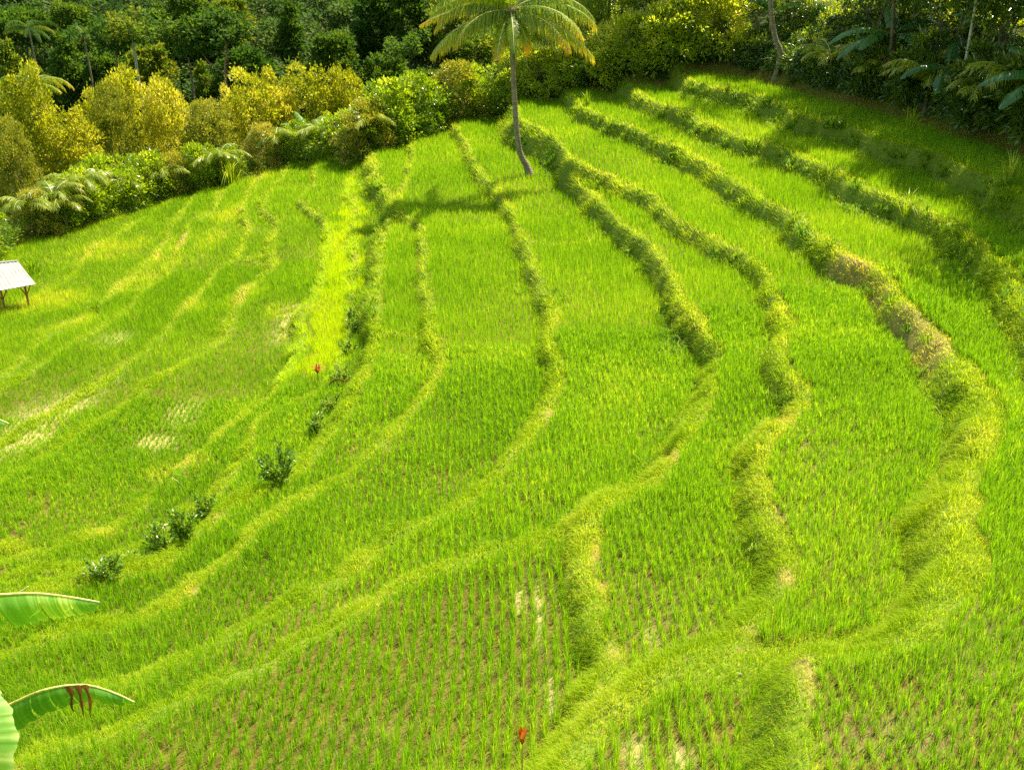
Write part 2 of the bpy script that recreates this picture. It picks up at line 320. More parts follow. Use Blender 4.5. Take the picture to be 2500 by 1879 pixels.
M_shrub = leaf_mat('glossy_leaf', (.09, .21, .008), (.24, .40, .02), (.62, .66, .20), trans=.5, rough=.36, spec=1., nscale=2, tcol=1.3)
M_frond = leaf_mat('palm_leaflet', (.09, .20, .010), (.28, .38, .014), (.85, .58, .02), trans=.55, rough=.3, spec=.8, nscale=.7, tcol=1.4, var=.08)
M_salak = leaf_mat('arching_leaflet', (.10, .20, .01), (.32, .40, .03), (.70, .66, .22), trans=.5, rough=.3, spec=.6, nscale=.7, tcol=1.3)
M_banana = leaf_mat('banana_blade', (.07, .22, .02), (.19, .40, .04), (.66, .74, .28), trans=.5, rough=.35, spec=.8, nscale=2.5, tcol=1.5, var=.1)
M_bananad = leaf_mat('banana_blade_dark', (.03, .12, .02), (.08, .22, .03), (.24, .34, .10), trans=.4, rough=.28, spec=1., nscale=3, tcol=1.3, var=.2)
M_dead = leaf_mat('withered_leaf', (.12, .05, .02), (.26, .12, .04), (.48, .32, .12), trans=.3, rough=.7, spec=.2, nscale=3, tcol=1.1)
M_red = leaf_mat('red_leaf', (.34, .08, .015), (.50, .17, .03), (.60, .34, .06), trans=.4, rough=.4, spec=.5, nscale=3, tcol=1.2)
M_rib = bark_mat('midrib', (.45, .42, .10), (.62, .55, .22), 20, rough=.5)
M_stem = bark_mat('banana_stem', (.16, .2, .04), (.3, .28, .1), 5, rough=.6)
M_coco = bark_mat('coconut_bark', (.22, .175, .11), (.40, .33, .23), 5, rings=3.2)
M_bark = bark_mat('bark', (.07, .055, .03), (.16, .125, .075), 3)
M_bark_red = bark_mat('reddish_bark', (.17, .10, .05), (.30, .18, .10), 1.5)
M_pale = bark_mat('pale_bark', (.35, .33, .22), (.55, .52, .38), 4)

def ground_mat():
    m, nt, N, L = mat_new('ground')
    def attr(n): a = N.new('ShaderNodeAttribute'); a.attribute_name = n; return a.outputs['Fac']
    geo = N.new('ShaderNodeNewGeometry')
    def nz(s, d=5):
        n = N.new('ShaderNodeTexNoise'); n.inputs['Scale'].default_value = s; n.inputs['Detail'].default_value = d; L.new(geo.outputs['Position'], n.inputs['Vector']); return n.outputs['Fac']
    def ramp(f, *st):
        c = N.new('ShaderNodeValToRGB'); e = c.color_ramp.elements
        e[0].position = st[0][0]; e[0].color = (*st[0][1], 1); e[1].position = st[-1][0]; e[1].color = (*st[-1][1], 1)
        for p, k in st[1:-1]: x = e.new(p); x.color = (*k, 1)
        L.new(f, c.inputs[0]); return c.outputs[0]
    def mix(f, a, b):
        x = N.new('ShaderNodeMix'); x.data_type = 'RGBA'; L.new(f, x.inputs[0]); L.new(a, x.inputs[6]); L.new(b, x.inputs[7]); return x.outputs[2]
    n1 = nz(1.6); n2 = nz(14, 6); n3 = nz(.35)
    mud = ramp(n2, (.3, (.10, .055, .016)), (.5, (.17, .10, .03)), (.64, (.12, .18, .012)))
    pale = ramp(n2, (.3, (.26, .20, .06)), (.7, (.52, .45, .17)))  # reflected sky on the wet patches put into the mud as a pale colour
    bank = ramp(n2, (.3, (.08, .15, .008)), (.5, (.13, .22, .012)), (.68, (.22, .15, .05)))
    dry = ramp(n2, (.3, (.22, .12, .045)), (.7, (.40, .28, .12)))
    forest = ramp(n1, (.3, (.05, .045, .015)), (.7, (.06, .10, .015)))
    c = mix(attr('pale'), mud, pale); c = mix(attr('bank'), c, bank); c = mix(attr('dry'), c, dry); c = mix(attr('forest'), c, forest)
    p = N.new('ShaderNodeBsdfPrincipled'); L.new(c, p.inputs['Base Color'])
    r = N.new('ShaderNodeMapRange'); L.new(attr('wet'), r.inputs[0]); p.inputs['Specular IOR Level'].default_value = .15; r.inputs[3].default_value = .9; r.inputs[4].default_value = .42; L.new(r.outputs[0], p.inputs['Roughness'])
    bu = N.new('ShaderNodeBump'); bu.inputs['Strength'].default_value = .5; bu.inputs['Distance'].default_value = .04; L.new(n2, bu.inputs['Height']); L.new(bu.outputs[0], p.inputs['Normal'])
    o = N.new('ShaderNodeOutputMaterial'); L.new(p.outputs[0], o.inputs[0]); return m
M_ground = ground_mat()

# ------------------------------------------------------------------ ground sheet
def build_ground():
    mb = MB(); ny, nx = X.shape
    V = np.stack([X, Y, Z], -1).reshape(-1, 3)
    j, i = np.meshgrid(np.arange(ny - 1), np.arange(nx - 1), indexing='ij')
    a = j * nx + i; q = np.stack([a, a + 1, a + nx + 1, a + nx], -1).reshape(-1, 4)
    mb.add(V, q, None, .5); me = mb.mesh('ground', M_ground, True)
    bank = sst(.12, -.02, BM) if False else 1 - sst(-.02, .14, BM)
    bank = np.maximum(bank, RIMM); forest = sst(.2, 2, SD)
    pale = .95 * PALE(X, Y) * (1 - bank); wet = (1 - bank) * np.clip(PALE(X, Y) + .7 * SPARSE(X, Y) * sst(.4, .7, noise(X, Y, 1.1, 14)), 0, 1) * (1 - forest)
    dry = .55 * DRY(X, Y) * bank
    for n, v in (('bank', bank), ('forest', forest), ('pale', pale), ('wet', wet), ('dry', dry)):
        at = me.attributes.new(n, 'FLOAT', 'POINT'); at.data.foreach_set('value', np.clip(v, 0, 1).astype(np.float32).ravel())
    o = bpy.data.objects.new('ground', me); COL.objects.link(o)
    tag(o, 'terraced hillside ground of muddy paddies and earth banks', kind='structure')
build_ground()

def hit(px, py):
    d = ray(px, py); t = np.linspace(8, 130, 6000); x = d[0] * t; y = d[1] * t; z = CZ + d[2] * t
    k = np.argmax(z < gz(x, y)); return np.array([x[k], y[k]])
def visible(x, y, z, mx=130, mt=130):
    px, py, dz = project(np.stack([x, y, z], -1))
    return (px > -mx) & (px < 2500 + mx) & (py > -mt) & (py < 1879 + mt) & (dz > 3)

# ------------------------------------------------------------------ rice
YP = np.array([onz(a, b, -4.5) for a, b in [(818,560),(868,480),(880,560),(880,640),(872,720),(872,800),(856,870),(800,925),(722,905),(735,820),(745,750),(785,700),(797,640)]])
YP2 = np.array([onz(a, b, -4.5) for a, b in [(800,470),(868,440),(872,560),(868,700),(862,800),(850,880),(815,950),(740,960),(680,935),(690,880),(715,800),(725,740),(762,690),(775,600)]])
def rice():
    mb = MB(); my = MB(); total = 0
    for (y0, y1, sx, sy, nb, fine) in ((9, 24, .23, .11, 24, True), (24, 36, .22, .12, 20, True), (36, 54, .22, .17, 17, False), (54, 92, .26, .21, 13, False)):
        xs = np.arange(-50, 50, sx); ys = np.arange(y0, y1, sy)
        x, y = [a.ravel() for a in np.meshgrid(xs, ys)]
        # rows wander gently
        x = x + .5 * np.sin(y * .11 + x * .05) + (noise(x, y, 6, 41) - .5) * .5
        k = np.abs(x) < y * .53 + 3; x = x[k]; y = y[k]
        x = x + rng.normal(0, .022, len(x)); y = y + rng.normal(0, .04, len(x))
        z = gz(x, y); ok = (gb(x, y) > .03) & (gsd(x, y) < -.1) & (grim(x, y) < .2) & visible(x, y, z)
        sp = SPARSE(x, y); pl = PALE(x, y)
        ok &= rng.random(len(x)) > -.01 + .10 * sp * (1 - pl) + .2 * sst(.72, .85, noise(x, y, 1.1, 77))
        x, y, z, sp, pl = x[ok], y[ok], z[ok], sp[ok], pl[ok]
        yel = inside(x + (noise(x, y, .8, 71) - .5) * 1.6 + rng.normal(0, .18, len(x)), y + (noise(x, y, 1.2, 72) - .5) * 2., YP)
        H = .50 * (.72 + .5 * noise(x, y, 2.3, 50)) * (1 - .14 * sp - .3 * pl) * rng.uniform(.8, 1.15, len(x))
        nbl = nb
        for which, sel in ((my, yel), (mb, ~yel)):
            xs_, ys_, zs_, Hs, ss, pp = x[sel], y[sel], z[sel], H[sel], sp[sel], pl[sel]
            n = len(xs_)
            if n == 0: continue
            c = nbl + (4 if which is my else 0)
            keep = (rng.random((n, c)) > (.14 * ss + .38 * pp)[:, None]).ravel()
            tb = np.clip(.42 + (noise(xs_, ys_, 3.5, 60) - .5) * .3 + rng.normal(0, .07, n) + .35 * GOLD(xs_, ys_), 0, 1)
            B = np.repeat(np.stack([xs_, ys_, zs_ - .02], 1), c, 0)[keep]
            N_ = len(B); az = rng.uniform(0, 2 * PI, N_); rr = np.abs(rng.normal(0, (.040 if y1 < 30 else .046) if fine else .07, N_))
            B[:, 0] += np.cos(az) * rr; B[:, 1] += np.sin(az) * rr
            dist = np.hypot(B[:, 1], CZ)
            h = np.repeat(Hs, c)[keep] * rng.uniform(.6, 1.12, N_)
            w = np.maximum(.0095, dist * .0005) * rng.uniform(.7, 1.3, N_)
            lean = np.clip(np.abs(rng.normal(.22, .2, N_)), 0, .8)
            tn = np.repeat(tb, c)[keep] + rng.normal(0, .11, N_) + (rng.random(N_) < .035) * .35
            blades(which, B, h, w, az, lean, tn, fine)
            total += N_
    print('rice blades', total)
    tag(obj('rice_plants', mb, M_rice), 'green rice seedlings planted in rows across the flooded terraces', 'rice', kind='stuff')
    globals()['MY'] = my
    0 and tag(None, 'dense bright yellow-green young rice in the narrow seedbed beside the shrub path', 'rice', kind='stuff')
rice()

# ------------------------------------------------------------------ bank grass
def bank_grass():
    mb = MB(); mt = MB(); tot = 0
    for (y0, y1, den, fine) in ((9, 26, 950, True), (26, 40, 560, True), (40, 60, 300, False), (60, 92, 190, False)):
        xr = y1 * .53 + 3; n = int(2 * xr * (y1 - y0) * den)
        for c0 in range(0, n, 2000000):
            m = min(2000000, n - c0)
            x = rng.uniform(-xr, xr, m); y = rng.uniform(y0, y1, m)
            b = gb(x, y); r_ = grim(x, y)
            ok = (((b < .08) & (gsd(x, y) < .8)) | (r_ > .5) | ((gsd(x, y) > -.5) & (gsd(x, y) < 1))) & (np.abs(x) < y * .53 + 3)
            x, y = x[ok], y[ok]; z = gz(x, y); v = visible(x, y, z, 90, 90); x, y, z = x[v], y[v], z[v]
            cr = np.clip(gcr(x, y), -.2, 1.2); dr = DRY(x, y)
            pt = noise(x, y, .55, 90); ok = rng.random(len(x)) > (.4 * dr + .15 * (pt < .3))
            # trodden path line on the crest edge
            ok &= ~((cr < .10) & (rng.random(len(x)) < .12)); ok &= ~((cr > .82) & (x > -8) & (noise(x, y, 1.9, 96) > .5) & (rng.random(len(x)) < .5))
            x, y, z, cr, dr, pt = x[ok], y[ok], z[ok], cr[ok], dr[ok], pt[ok]
            N_ = len(x); tot += N_
            clump = sst(.45, .8, noise(x, y, .8, 91))
            h = (.12 + .14 * pt + .2 * clump * sst(.1, .5, cr) + (.10 if y0 > 30 else .02)) * rng.uniform(.6, 1.3, N_) * (1 - .4 * dr)
            e = .15
            gxn = (gz(x + e, y) - gz(x - e, y)) / (2 * e); gyn = (gz(x, y + e) - gz(x, y - e)) / (2 * e)
            sl = np.hypot(gxn, gyn)
            az = np.where(rng.random(N_) < np.clip(sl * 1.3, 0, .8), np.arctan2(-gyn, -gxn) + rng.normal(0, .5, N_), rng.uniform(0, 2 * PI, N_))
            lean = np.clip(rng.normal(.5, .2, N_) + sl * .2, .05, .96)
            dist = np.hypot(y, CZ); w = np.maximum(.008, dist * .00052) * rng.uniform(.7, 1.4, N_)
            tn = .36 + (noise(x, y, 1.7, 92) - .5) * .35 + rng.normal(0, .13, N_) + .36 * dr + .38 * GOLD(x, y) + .08 * (1 - sst(.15, .6, cr)) + (rng.random(N_) < .03) * .35
            yz = inside(x + (noise(x, y, .9, 71) - .5) * 1.4, y + (noise(x, y, 1.4, 72) - .5) * 2., YP2); Bz = np.stack([x, y, z - .015], 1)
            blades(mb, Bz[~yz], h[~yz], w[~yz], az[~yz], lean[~yz], tn[~yz], fine)
            if yz.any(): blades(MY, Bz[yz], h[yz] * 1.2, w[yz], az[yz], lean[yz] * .8, tn[yz] * .7, fine)
    print('grass', tot)
    tag(obj('bank_grass', mb, M_grass), 'short weedy grass covering the earth banks between the paddies', 'grass', kind='stuff')
    tag(obj('young_rice', MY, M_young), 'dense bright yellow-green young rice and grass in the narrow seedbed beside the shrub path', 'rice', kind='stuff')
    # tall tussocks on the bank faces of the right-hand terraces
    B = []; S = []
    for nm, dens, hs in (('H', 6, 1.05), ('G', 5, .95), ('F', 4.2, .8), ('E', 3.2, .7), ('D', 3.4, .75), ('C', 2.4, .55), ('A', 3, .7), ('Q', 1.6, .5), ('L1', 2.2, .5), ('L2', 2.4, .5), ('L3', 2.2, .5), ('L4', 1.8, .5), ('L5', 1.6, .45), ('P', 1.5, .5)):
        P, zu, st = lines[nm]
        for a, b in zip(P[:-1], P[1:]):
            L_ = np.linalg.norm(b - a); nn = rng.poisson(L_ * dens)
            if nn == 0 or (a[0] < -14 and nm not in ('Q', 'L1', 'L2', 'L3', 'L4', 'L5')) or a[1] < 20: continue
            v = (b - a) / (L_ + 1e-9); nrm = np.array([v[1], -v[0]])
            mid = (a + b) / 2
            if G1(*(mid + nrm * 1.6)) > G1(*(mid - nrm * 1.6)): nrm = -nrm
            for _ in range(nn):
                t = rng.random(); o = rng.uniform(.35, .75 + .75 * st)
                p = a + (b - a) * t + nrm * o
                if noise(p[0], p[1], 2.6, 55) > .36 - .25 * (nm in 'HG'): B.append(p); S.append(hs * rng.uniform(.35, 1.25))
    for (px, py, z, s) in [(1630,820,-1.3,1.2),(1640,805,-1.3,1.3),(1655,815,-1.3,1.1),(1350,730,-2.2,.9),(1370,745,-2.2,.9),(1900,970,-.7,.9),(1880,950,-.7,.9),(1840,1330,-.7,.9),(1830,1350,-.8,1.),(1825,1310,-.8,.8),(1030,870,-3,.9),(1025,890,-3.1,.8),(1345,1340,-1.9,.5),(1030,690,-3,.7),(1040,760,-3,.6),(760,620,-4.6,.8)]:
        B.append(onz(px, py, z)); S.append(s)
    B = np.array(B); S = np.array(S); c = 38
    P3 = np.repeat(np.column_stack([B, gz(B[:, 0], B[:, 1]) - .03]), c, 0); N_ = len(P3)
    az = rng.uniform(0, 2 * PI, N_); rr = np.abs(rng.normal(0, .13, N_)); P3[:, 0] += np.cos(az) * rr; P3[:, 1] += np.sin(az) * rr
    h = np.repeat(S, c) * rng.uniform(.25, .75, N_)
    dist = np.hypot(P3[:, 1], CZ)
    tn = np.repeat(rng.uniform(.1, .6, len(B)) + .35 * (B[:, 0] < -9), c) + rng.normal(0, .14, N_)
    blades(mt, P3, h, np.maximum(.016, dist * .00078), az, np.clip(rng.normal(.62, .22, N_), .1, .97), tn, True, .55)
    tag(obj('tussock_grass', mt, M_tuss), 'taller dark green grass tussocks hanging over the steep faces of the terrace banks', 'grass', kind='stuff')
bank_grass()

# ------------------------------------------------------------------ plants library
def crown_mb(kind, Rr, H, nc, nl, L, W, seed):
    """crown filling z 0..H, radius Rr"""
    global rng
    sv = rng; rng = np.random.default_rng(seed); mb = MB()
    prof = {'clove': lambda t: np.where(t < .35, .78 + .22 * t / .35, np.sqrt(np.clip(1 - ((t - .35) / .67) ** 2.3, 0, 1))), 'round': lambda t: np.sqrt(np.clip(1 - (2 * t - 1) ** 2, 0, 1)),
            'cone': lambda t: (1 - t) ** .75 * np.clip(t * 6, 0, 1) * 1.15, 'spread': lambda t: np.sqrt(np.clip(1 - (2 * t - 1) ** 4, 0, 1)), 'bush': lambda t: np.sqrt(np.clip(1 - t ** 2.2, 0, 1))}[kind]
    t = rng.uniform(.02, .97, nc * 2); keep = rng.random(nc * 2) < prof(t) + .12; t = t[keep][:nc]; nc = len(t)
    th = rng.uniform(0, 2 * PI, nc); rad = Rr * prof(t) * np.sqrt(rng.uniform(.28, 1, nc)) * rng.uniform(.82, 1.1, nc)
    rad *= 1 + .16 * np.sin(3 * th + seed) * np.sin(5 * t + seed)
    C = np.stack([rad * np.cos(th), rad * np.sin(th), t * H], 1)
    cs = rng.uniform(.6, 1.3, nc) * Rr * .26
    nn = rng.poisson(nl, nc); idx = np.repeat(np.arange(nc), nn); N_ = len(idx)
    d = unit(rng.normal(0, 1, (N_, 3))); d[:, 2] = np.where(rng.random(N_) < .7, np.abs(d[:, 2]), d[:, 2])
    r = rng.uniform(.35, 1, N_) ** .6
    P = C[idx] + d * (cs[idx] * r)[:, None] * np.array([1, 1, .8])
    out = unit(C - np.array([0, 0, H * .35]))[idx]
    tn = .35 + (rng.normal(0, .12, nc))[idx] + rng.normal(0, .13, N_) + .15 * (t[idx] - .3)
    leaves(mb, P, d * .8 + out * .7 + np.array([0, 0, -.1]), L * rng.uniform(.6, 1.25, N_), W * rng.uniform(.7, 1.2, N_), tn, .55)
    # a few sprigs poking out
    k = rng.random(N_) < .02
    leaves(mb, P[k] + out[k] * cs[idx][k, None] * .5, out[k], L * .9, W, tn[k] + .1, .6)
    rng = sv
    return mb, C
def trunk_mb(h, r, C, seed, nlimb=7, bend=.4, z0=0., base=-.4):
    """trunk from base up to h; limbs to some clump centres (crown space offset z0)"""
    g = np.random.default_rng(seed); mb = MB(); t = np.linspace(0, 1, 9)
    P = np.stack([bend * np.sin(t * 2.2 + seed) - bend * math.sin(seed), bend * .6 * (np.cos(t * 2.5 + seed) - math.cos(seed)), base + (h - base) * t], 1)
    tube(mb, P, r * (1 - .72 * t) * np.where(t == 0, 1.25, 1), 8, g.uniform(.3, .7))
    for k in range(nlimb):
        c = C[g.integers(len(C))] + np.array([0, 0, z0]); a = P[min(8, 3 + int(g.integers(5)))]
        m = (a + c) / 2 + np.array([0, 0, -.1 * np.linalg.norm(c - a)]) + g.normal(0, .08 * h * .2, 3)
        s = np.linspace(0, 1, 6)[:, None]; Q = a * (1 - s) ** 2 + 2 * m * s * (1 - s) + c * s * s
        tube(mb, Q, r * .34 * (1 - .8 * s[:, 0]), 5, .5)
    return mb
def frond_mb(L, az, e0, e1, nl=46, ll=.8, lw=.05, hang=.75, tipyellow=.4, rr=.03, base=(0, 0, 0), seed=0, mid=None, vee=.0):
    """one palm frond in world-aligned space: returns (leaflets, rachis)"""
    g = np.random.default_rng(seed); n = 26; s = np.linspace(0, 1, n)
    el = R(e0) + (R(e1) - R(e0)) * s ** 1.25; azs = R(az) + g.normal(0, .06) * s
    d = np.stack([np.cos(el) * np.cos(azs), np.cos(el) * np.sin(azs), np.sin(el)], 1)
    P = np.vstack([[base], np.array(base) + np.cumsum((d[:-1] + d[1:]) / 2 * L / (n - 1), 0)])
    ra = MB(); tube(ra, P, rr * (1 - .85 * s) + .004, 5, .5)
    lf = MB(); m = nl * 2; u = np.repeat(np.linspace(.10, .99, nl), 2) + g.normal(0, .004, m); u = np.clip(u, 0, 1); side = np.tile([1., -1.], nl)
    i = u * (n - 1); i0 = np.clip(i.astype(int), 0, n - 2); f = (i - i0)[:, None]
    B = P[i0] * (1 - f) + P[i0 + 1] * f; T_ = unit(d[i0])
    sd = unit(np.cross(T_, [0, 0, 1.])) * side[:, None]; nr = unit(np.cross(sd, T_) * side[:, None])
    nr = np.where(nr[:, 2:] < 0, -nr, nr)
    Lf = ll * (np.sin(PI * np.clip(u, .02, 1) ** .75) ** .6 * .8 + .25) * g.uniform(.62, 1.15, m)
    out = unit(sd * .9 + T_ * (.35 + .5 * u[:, None]) + nr * vee + g.normal(0, .07, (m, 3)))
    dn = np.array([0, 0, -1.]); hg = np.clip(hang + g.normal(0, .12, m), 0, 1)[:, None]
    p1 = B + out * Lf[:, None] * .38 + dn * hg * Lf[:, None] * .06
    p2 = p1 + unit(out * (1 - hg) + dn * hg * .9 + T_ * .15) * Lf[:, None] * .34
    p3 = p2 + unit(out * (1 - hg) * .6 + dn * hg * 1.2 + T_ * .1) * Lf[:, None] * .32
    wv = T_ * (lw / 2)
    V = np.stack([B - wv * .6, B + wv * .6, p1 - wv, p1 + wv, p2 - wv * .8, p2 + wv * .8, p3], 1)
    b = np.arange(m)[:, None] * 7
    tn = .28 + tipyellow * u ** 1.5 + g.normal(0, .09, m)
    tt = tn[:, None] + np.array([-.1, -.1, 0, 0, .08, .08, .2]) * (1 + tipyellow)
    q = np.concatenate([b + [0, 1, 3, 2], b + [2, 3, 5, 4]]); lf.add(V.reshape(-1, 3), q, b + [4, 5, 6], tt.ravel())
    return lf, ra
def banana_leaf(P, hangdir, W0, sides=(1, 1), fold=.7, seed=0, tears=6, tint=.35, edge=False):
    """P: midrib points; blade halves leave the midrib towards +/-side and fold down; returns blade, rib"""
    g = np.random.default_rng(seed); n = 150; P = smooth_line([np.array(p, float) for p in P], 8)
    L_ = np.r_[0, np.cumsum(np.linalg.norm(np.diff(P, axis=0), axis=1))]; s = np.linspace(0, 1, n)
    Q = np.stack([np.interp(s * L_[-1], L_, P[:, k]) for k in range(3)], 1); Tn = unit(np.gradient(Q, axis=0))
    sd = unit(np.cross(Tn, np.array([0, 0, 1.]))); hd = unit(np.asarray(hangdir, float))
    w = W0 * np.clip(np.sin(PI * np.clip(s * .93 + .07, 0, 1) ** .8), 0, 1) ** .55
    bl = MB(); rows = 6
    for si, sg in enumerate((1, -1)):
        if not sides[si]: continue
        cuts = np.sort(g.integers(8, n - 6, tears)); vein = g.normal(0, .11, n) + .10 * np.sin(np.arange(n) * .09 + seed) + .06 * np.sin(np.arange(n) * .31); cid = np.searchsorted(cuts, np.arange(n))
        jit = g.normal(0, .13, tears + 1)
        a = np.linspace(0, 1, rows)
        for c in range(tears + 1):
            ii = np.where(cid == c)[0]
            if len(ii) == 0: continue
            ii = np.r_[ii, min(ii[-1] + 1, n - 1)] if ii[-1] < n - 1 else ii
            if len(ii) < 2: continue
            fo = fold + jit[c]
            strip = []
            for k, av in enumerate(a):
                ang = fo * (.35 + .65 * av)
                gap = 1 - .0 * av
                off = (sd[ii] * sg * math.cos(ang) + hd * math.sin(ang)) * (w[ii] * av)[:, None]
                off += Tn[ii] * (.18 * w[ii] * av)[:, None] + hd * (.012 * (np.sin(ii * .55) + .4 * np.sin(ii * 1.3)))[:, None] * av
                shrink = (np.array(ii) - ii.mean())[:, None] * Tn[ii] * (-.0014 * av)
                strip.append(Q[ii] + off + shrink)
            V = np.stack(strip, 1).reshape(-1, 3); m = len(ii)
            i, j = np.meshgrid(np.arange(m - 1), np.arange(rows - 1), indexing='ij'); b = i * rows + j
            tn = tint + jit[c] * .6 + np.tile(vein[ii][:, None], (1, rows)).ravel() + np.tile(np.r_[.1, 0, 0, 0, 0, .18 if edge else .05], m)
            bl.add(V, np.stack([b, b + 1, b + rows + 1, b + rows], -1).reshape(-1, 4), None, tn)
    rb = MB(); tube(rb, Q + np.array([0, 0, .004]), .016 * (1 - .8 * s) + .004, 6, .5)
    return bl, rb

def copy_tree(root, loc, rz, s, name=None, sz=None):
    r = root.copy(); COL.objects.link(r); r.location = loc; r.rotation_euler = (0, 0, rz); r.scale = (s, s, sz or s)
    for k in ('label', 'category', 'group'):
        if k in r: del r[k]
    for ch in list(root.children):
        c = ch.copy(); COL.objects.link(c); c.parent = r
        for g_ in ch.children: d = g_.copy(); COL.objects.link(d); d.parent = c
    return r
used = set()
def place(proto, loc, rz, s, label, cat, group=None, sz=None):
    if proto.name not in used:
        used.add(proto.name); r = proto; r.location = loc; r.rotation_euler = (0, 0, rz); r.scale = (s, s, sz or s)
    else: r = copy_tree(proto, loc, rz, s, sz=sz)
    return tag(r, label, cat, group)
def make_tree(name, kind, Rr, Hc, htr, nc, nl, L, W, leafm, barkm, seed, tr=.16, nlimb=7, bend=.4):
    r = empty(name, (0, 0, 0)); cm, C = crown_mb(kind, Rr, Hc, nc, nl, L, W, seed)
    c = obj('crown', cm, leafm, r); c.location = (0, 0, htr)
    obj('trunk', trunk_mb(htr + Hc * .6, tr, C, seed, nlimb, bend, htr), barkm, r, True)
    return r

# ------------------------------------------------------------------ coconut palm
def coconut():
    base = onz(1290, 404, -1.35); gzv = G1(*base); K = np.array([base[0], base[1], gzv])
    root = empty('coconut_palm', K); tag(root, 'tall coconut palm with a curved trunk and yellowing drooping fronds standing on the terrace bank', 'palm tree')
    top = atd(1247, 28, base[1] - .3) - K
    tp = [(1293,414),(1284,402),(1275,386),(1268,366),(1264,340),(1260,300),(1256,240),(1253,180),(1251,120),(1248,60),(1247,30)]
    P = [atd(a, b, base[1] - .3 * min(1, i / 4)) - K for i, (a, b) in enumerate(tp)]; P[0][2] -= .3
    P = smooth_line(P, 4); tt = np.linspace(0, 1, len(P)); mb = MB()
    tube(mb, P, .22 - .08 * tt ** .6 + .10 * np.exp(-tt * 22), 14, .5); obj('trunk', mb, M_coco, root, True)
    fr = [ # az, e0, e1, L, leaflet, tipyellow, seed
        (172, 28, -62, 4.7, .95, .35), (178, 14, -58, 4.9, 1.05, .5), (-168, 4, -64, 4.4, 1.0, .7), (-8, 12, -62, 4.9, 1.05, .5), (186, 2, -48, 5.0, .55, .5), (198, -2, -58, 5.0, 1.15, .62), (186, 12, -66, 4.6, .95, .45),
        (-86, -22, -84, 3.0, .75, .35), (-115, -35, -78, 3.1, .9, .5), (-50, -48, -86, 2.6, .7, 1.0), (-150, 8, -74, 4.0, .95, .55), (-32, -8, -76, 4.2, .95, .5),
        (2, 22, -66, 5.0, .95, .3), (-14, -4, -54, 5.2, 1.05, .4), (-24, 6, -70, 4.6, 1.0, .4),
        (35, 35, -45, 4.4, .85, .2), (95, 40, -40, 4.4, .85, .2), (150, 38, -45, 4.4, .85, .2),
        (-140, 42, -50, 4.2, .85, .2), (-95, 55, -30, 3.6, .7, .15), (40, 68, 0, 3.4, .7, .1), (160, 70, 5, 3.4, .7, .1)]
    for i, (az, e0, e1, L_, ll, ty) in enumerate(fr):
        lf, ra = frond_mb(L_ * 1.1, az, e0 + 6 + 9 * math.sin(i * 2.3), e1 + 10 + 8 * math.cos(i * 1.7), 112, ll * (1.3 + .2 * math.sin(i * 3.1)), .058, .86, ty * .85, .045, top + np.array([0, 0, .05]), 100 + i)
        f = obj('frond', lf, M_frond, root); obj('midrib', ra, M_rib, f)
    # fibre skirt and nuts under the crown
    sk = MB()
    for k in range(16):
        a = k * 2.4; d = np.array([math.cos(a), math.sin(a), 0])
        Q = [top + d * .08 + np.array([0, 0, -.35 - .1 * (k % 3)]), top + d * .20 + np.array([0, 0, -.12]), top + d * .42 + np.array([0, 0, .12])]
        tube(sk, smooth_line(Q, 3), .05, 6, .5)
    obj('frond_base', sk, M_coco, root, True)
    for k in range(6):
        a = k * 1.05 + .4; c = top + np.array([math.cos(a) * .27, math.sin(a) * .27, -.28 - .07 * (k % 2)])
        mb = MB(); t = np.linspace(0, PI, 9); tube(mb, c + np.stack([0 * t, 0 * t, -.15 * np.cos(t)], 1), .115 * np.sin(t) + .004, 10, .5)
        obj('coconut', mb, M_stem, root, True)
coconut()

# slender pale sapling right of the palm trunk
def sapling():
    b = onz(1272, 272, -1.2); K = np.array([b[0], b[1], G1(*b)])
    root = empty('sapling', K); tag(root, 'slender pale-stemmed sapling with small light leaf tufts, just right of the coconut palm trunk', 'small tree')
    y = b[1]; pts = [(1272,276),(1276,240),(1280,205),(1289,170),(1284,140),(1296,118)]
    P = [atd(a, c, y) - K for a, c in pts]; P[0][2] -= .3; mb = MB(); PP = smooth_line(P, 4); tube(mb, PP, .055 - .03 * np.linspace(0, 1, len(PP)), 7)
    tufts = [(1296,118,.42),(1283,138,.35),(1312,130,.3),(1270,190,.3),(1268,222,.34),(1270,245,.3),(1268,150,.25)]
    cm = MB()
    for a, c, r in tufts:
        q = atd(a, c, y) - K; near_ = PP[np.argmin(np.linalg.norm(PP - q, axis=1))]
        tube(mb, np.array([near_, (near_ + q) / 2 + [0, 0, .05], q]), .015, 5)
        d = unit(rng.normal(0, 1, (110, 3))); leaves(cm, q + d * r * rng.uniform(.3, 1, (110, 1)), d + [0, 0, .4], .17, .10, rng.normal(.75, .15, 110), .5)
    obj('trunk', mb, M_pale, root, True); obj('crown', cm, M_bush, root)
sapling()

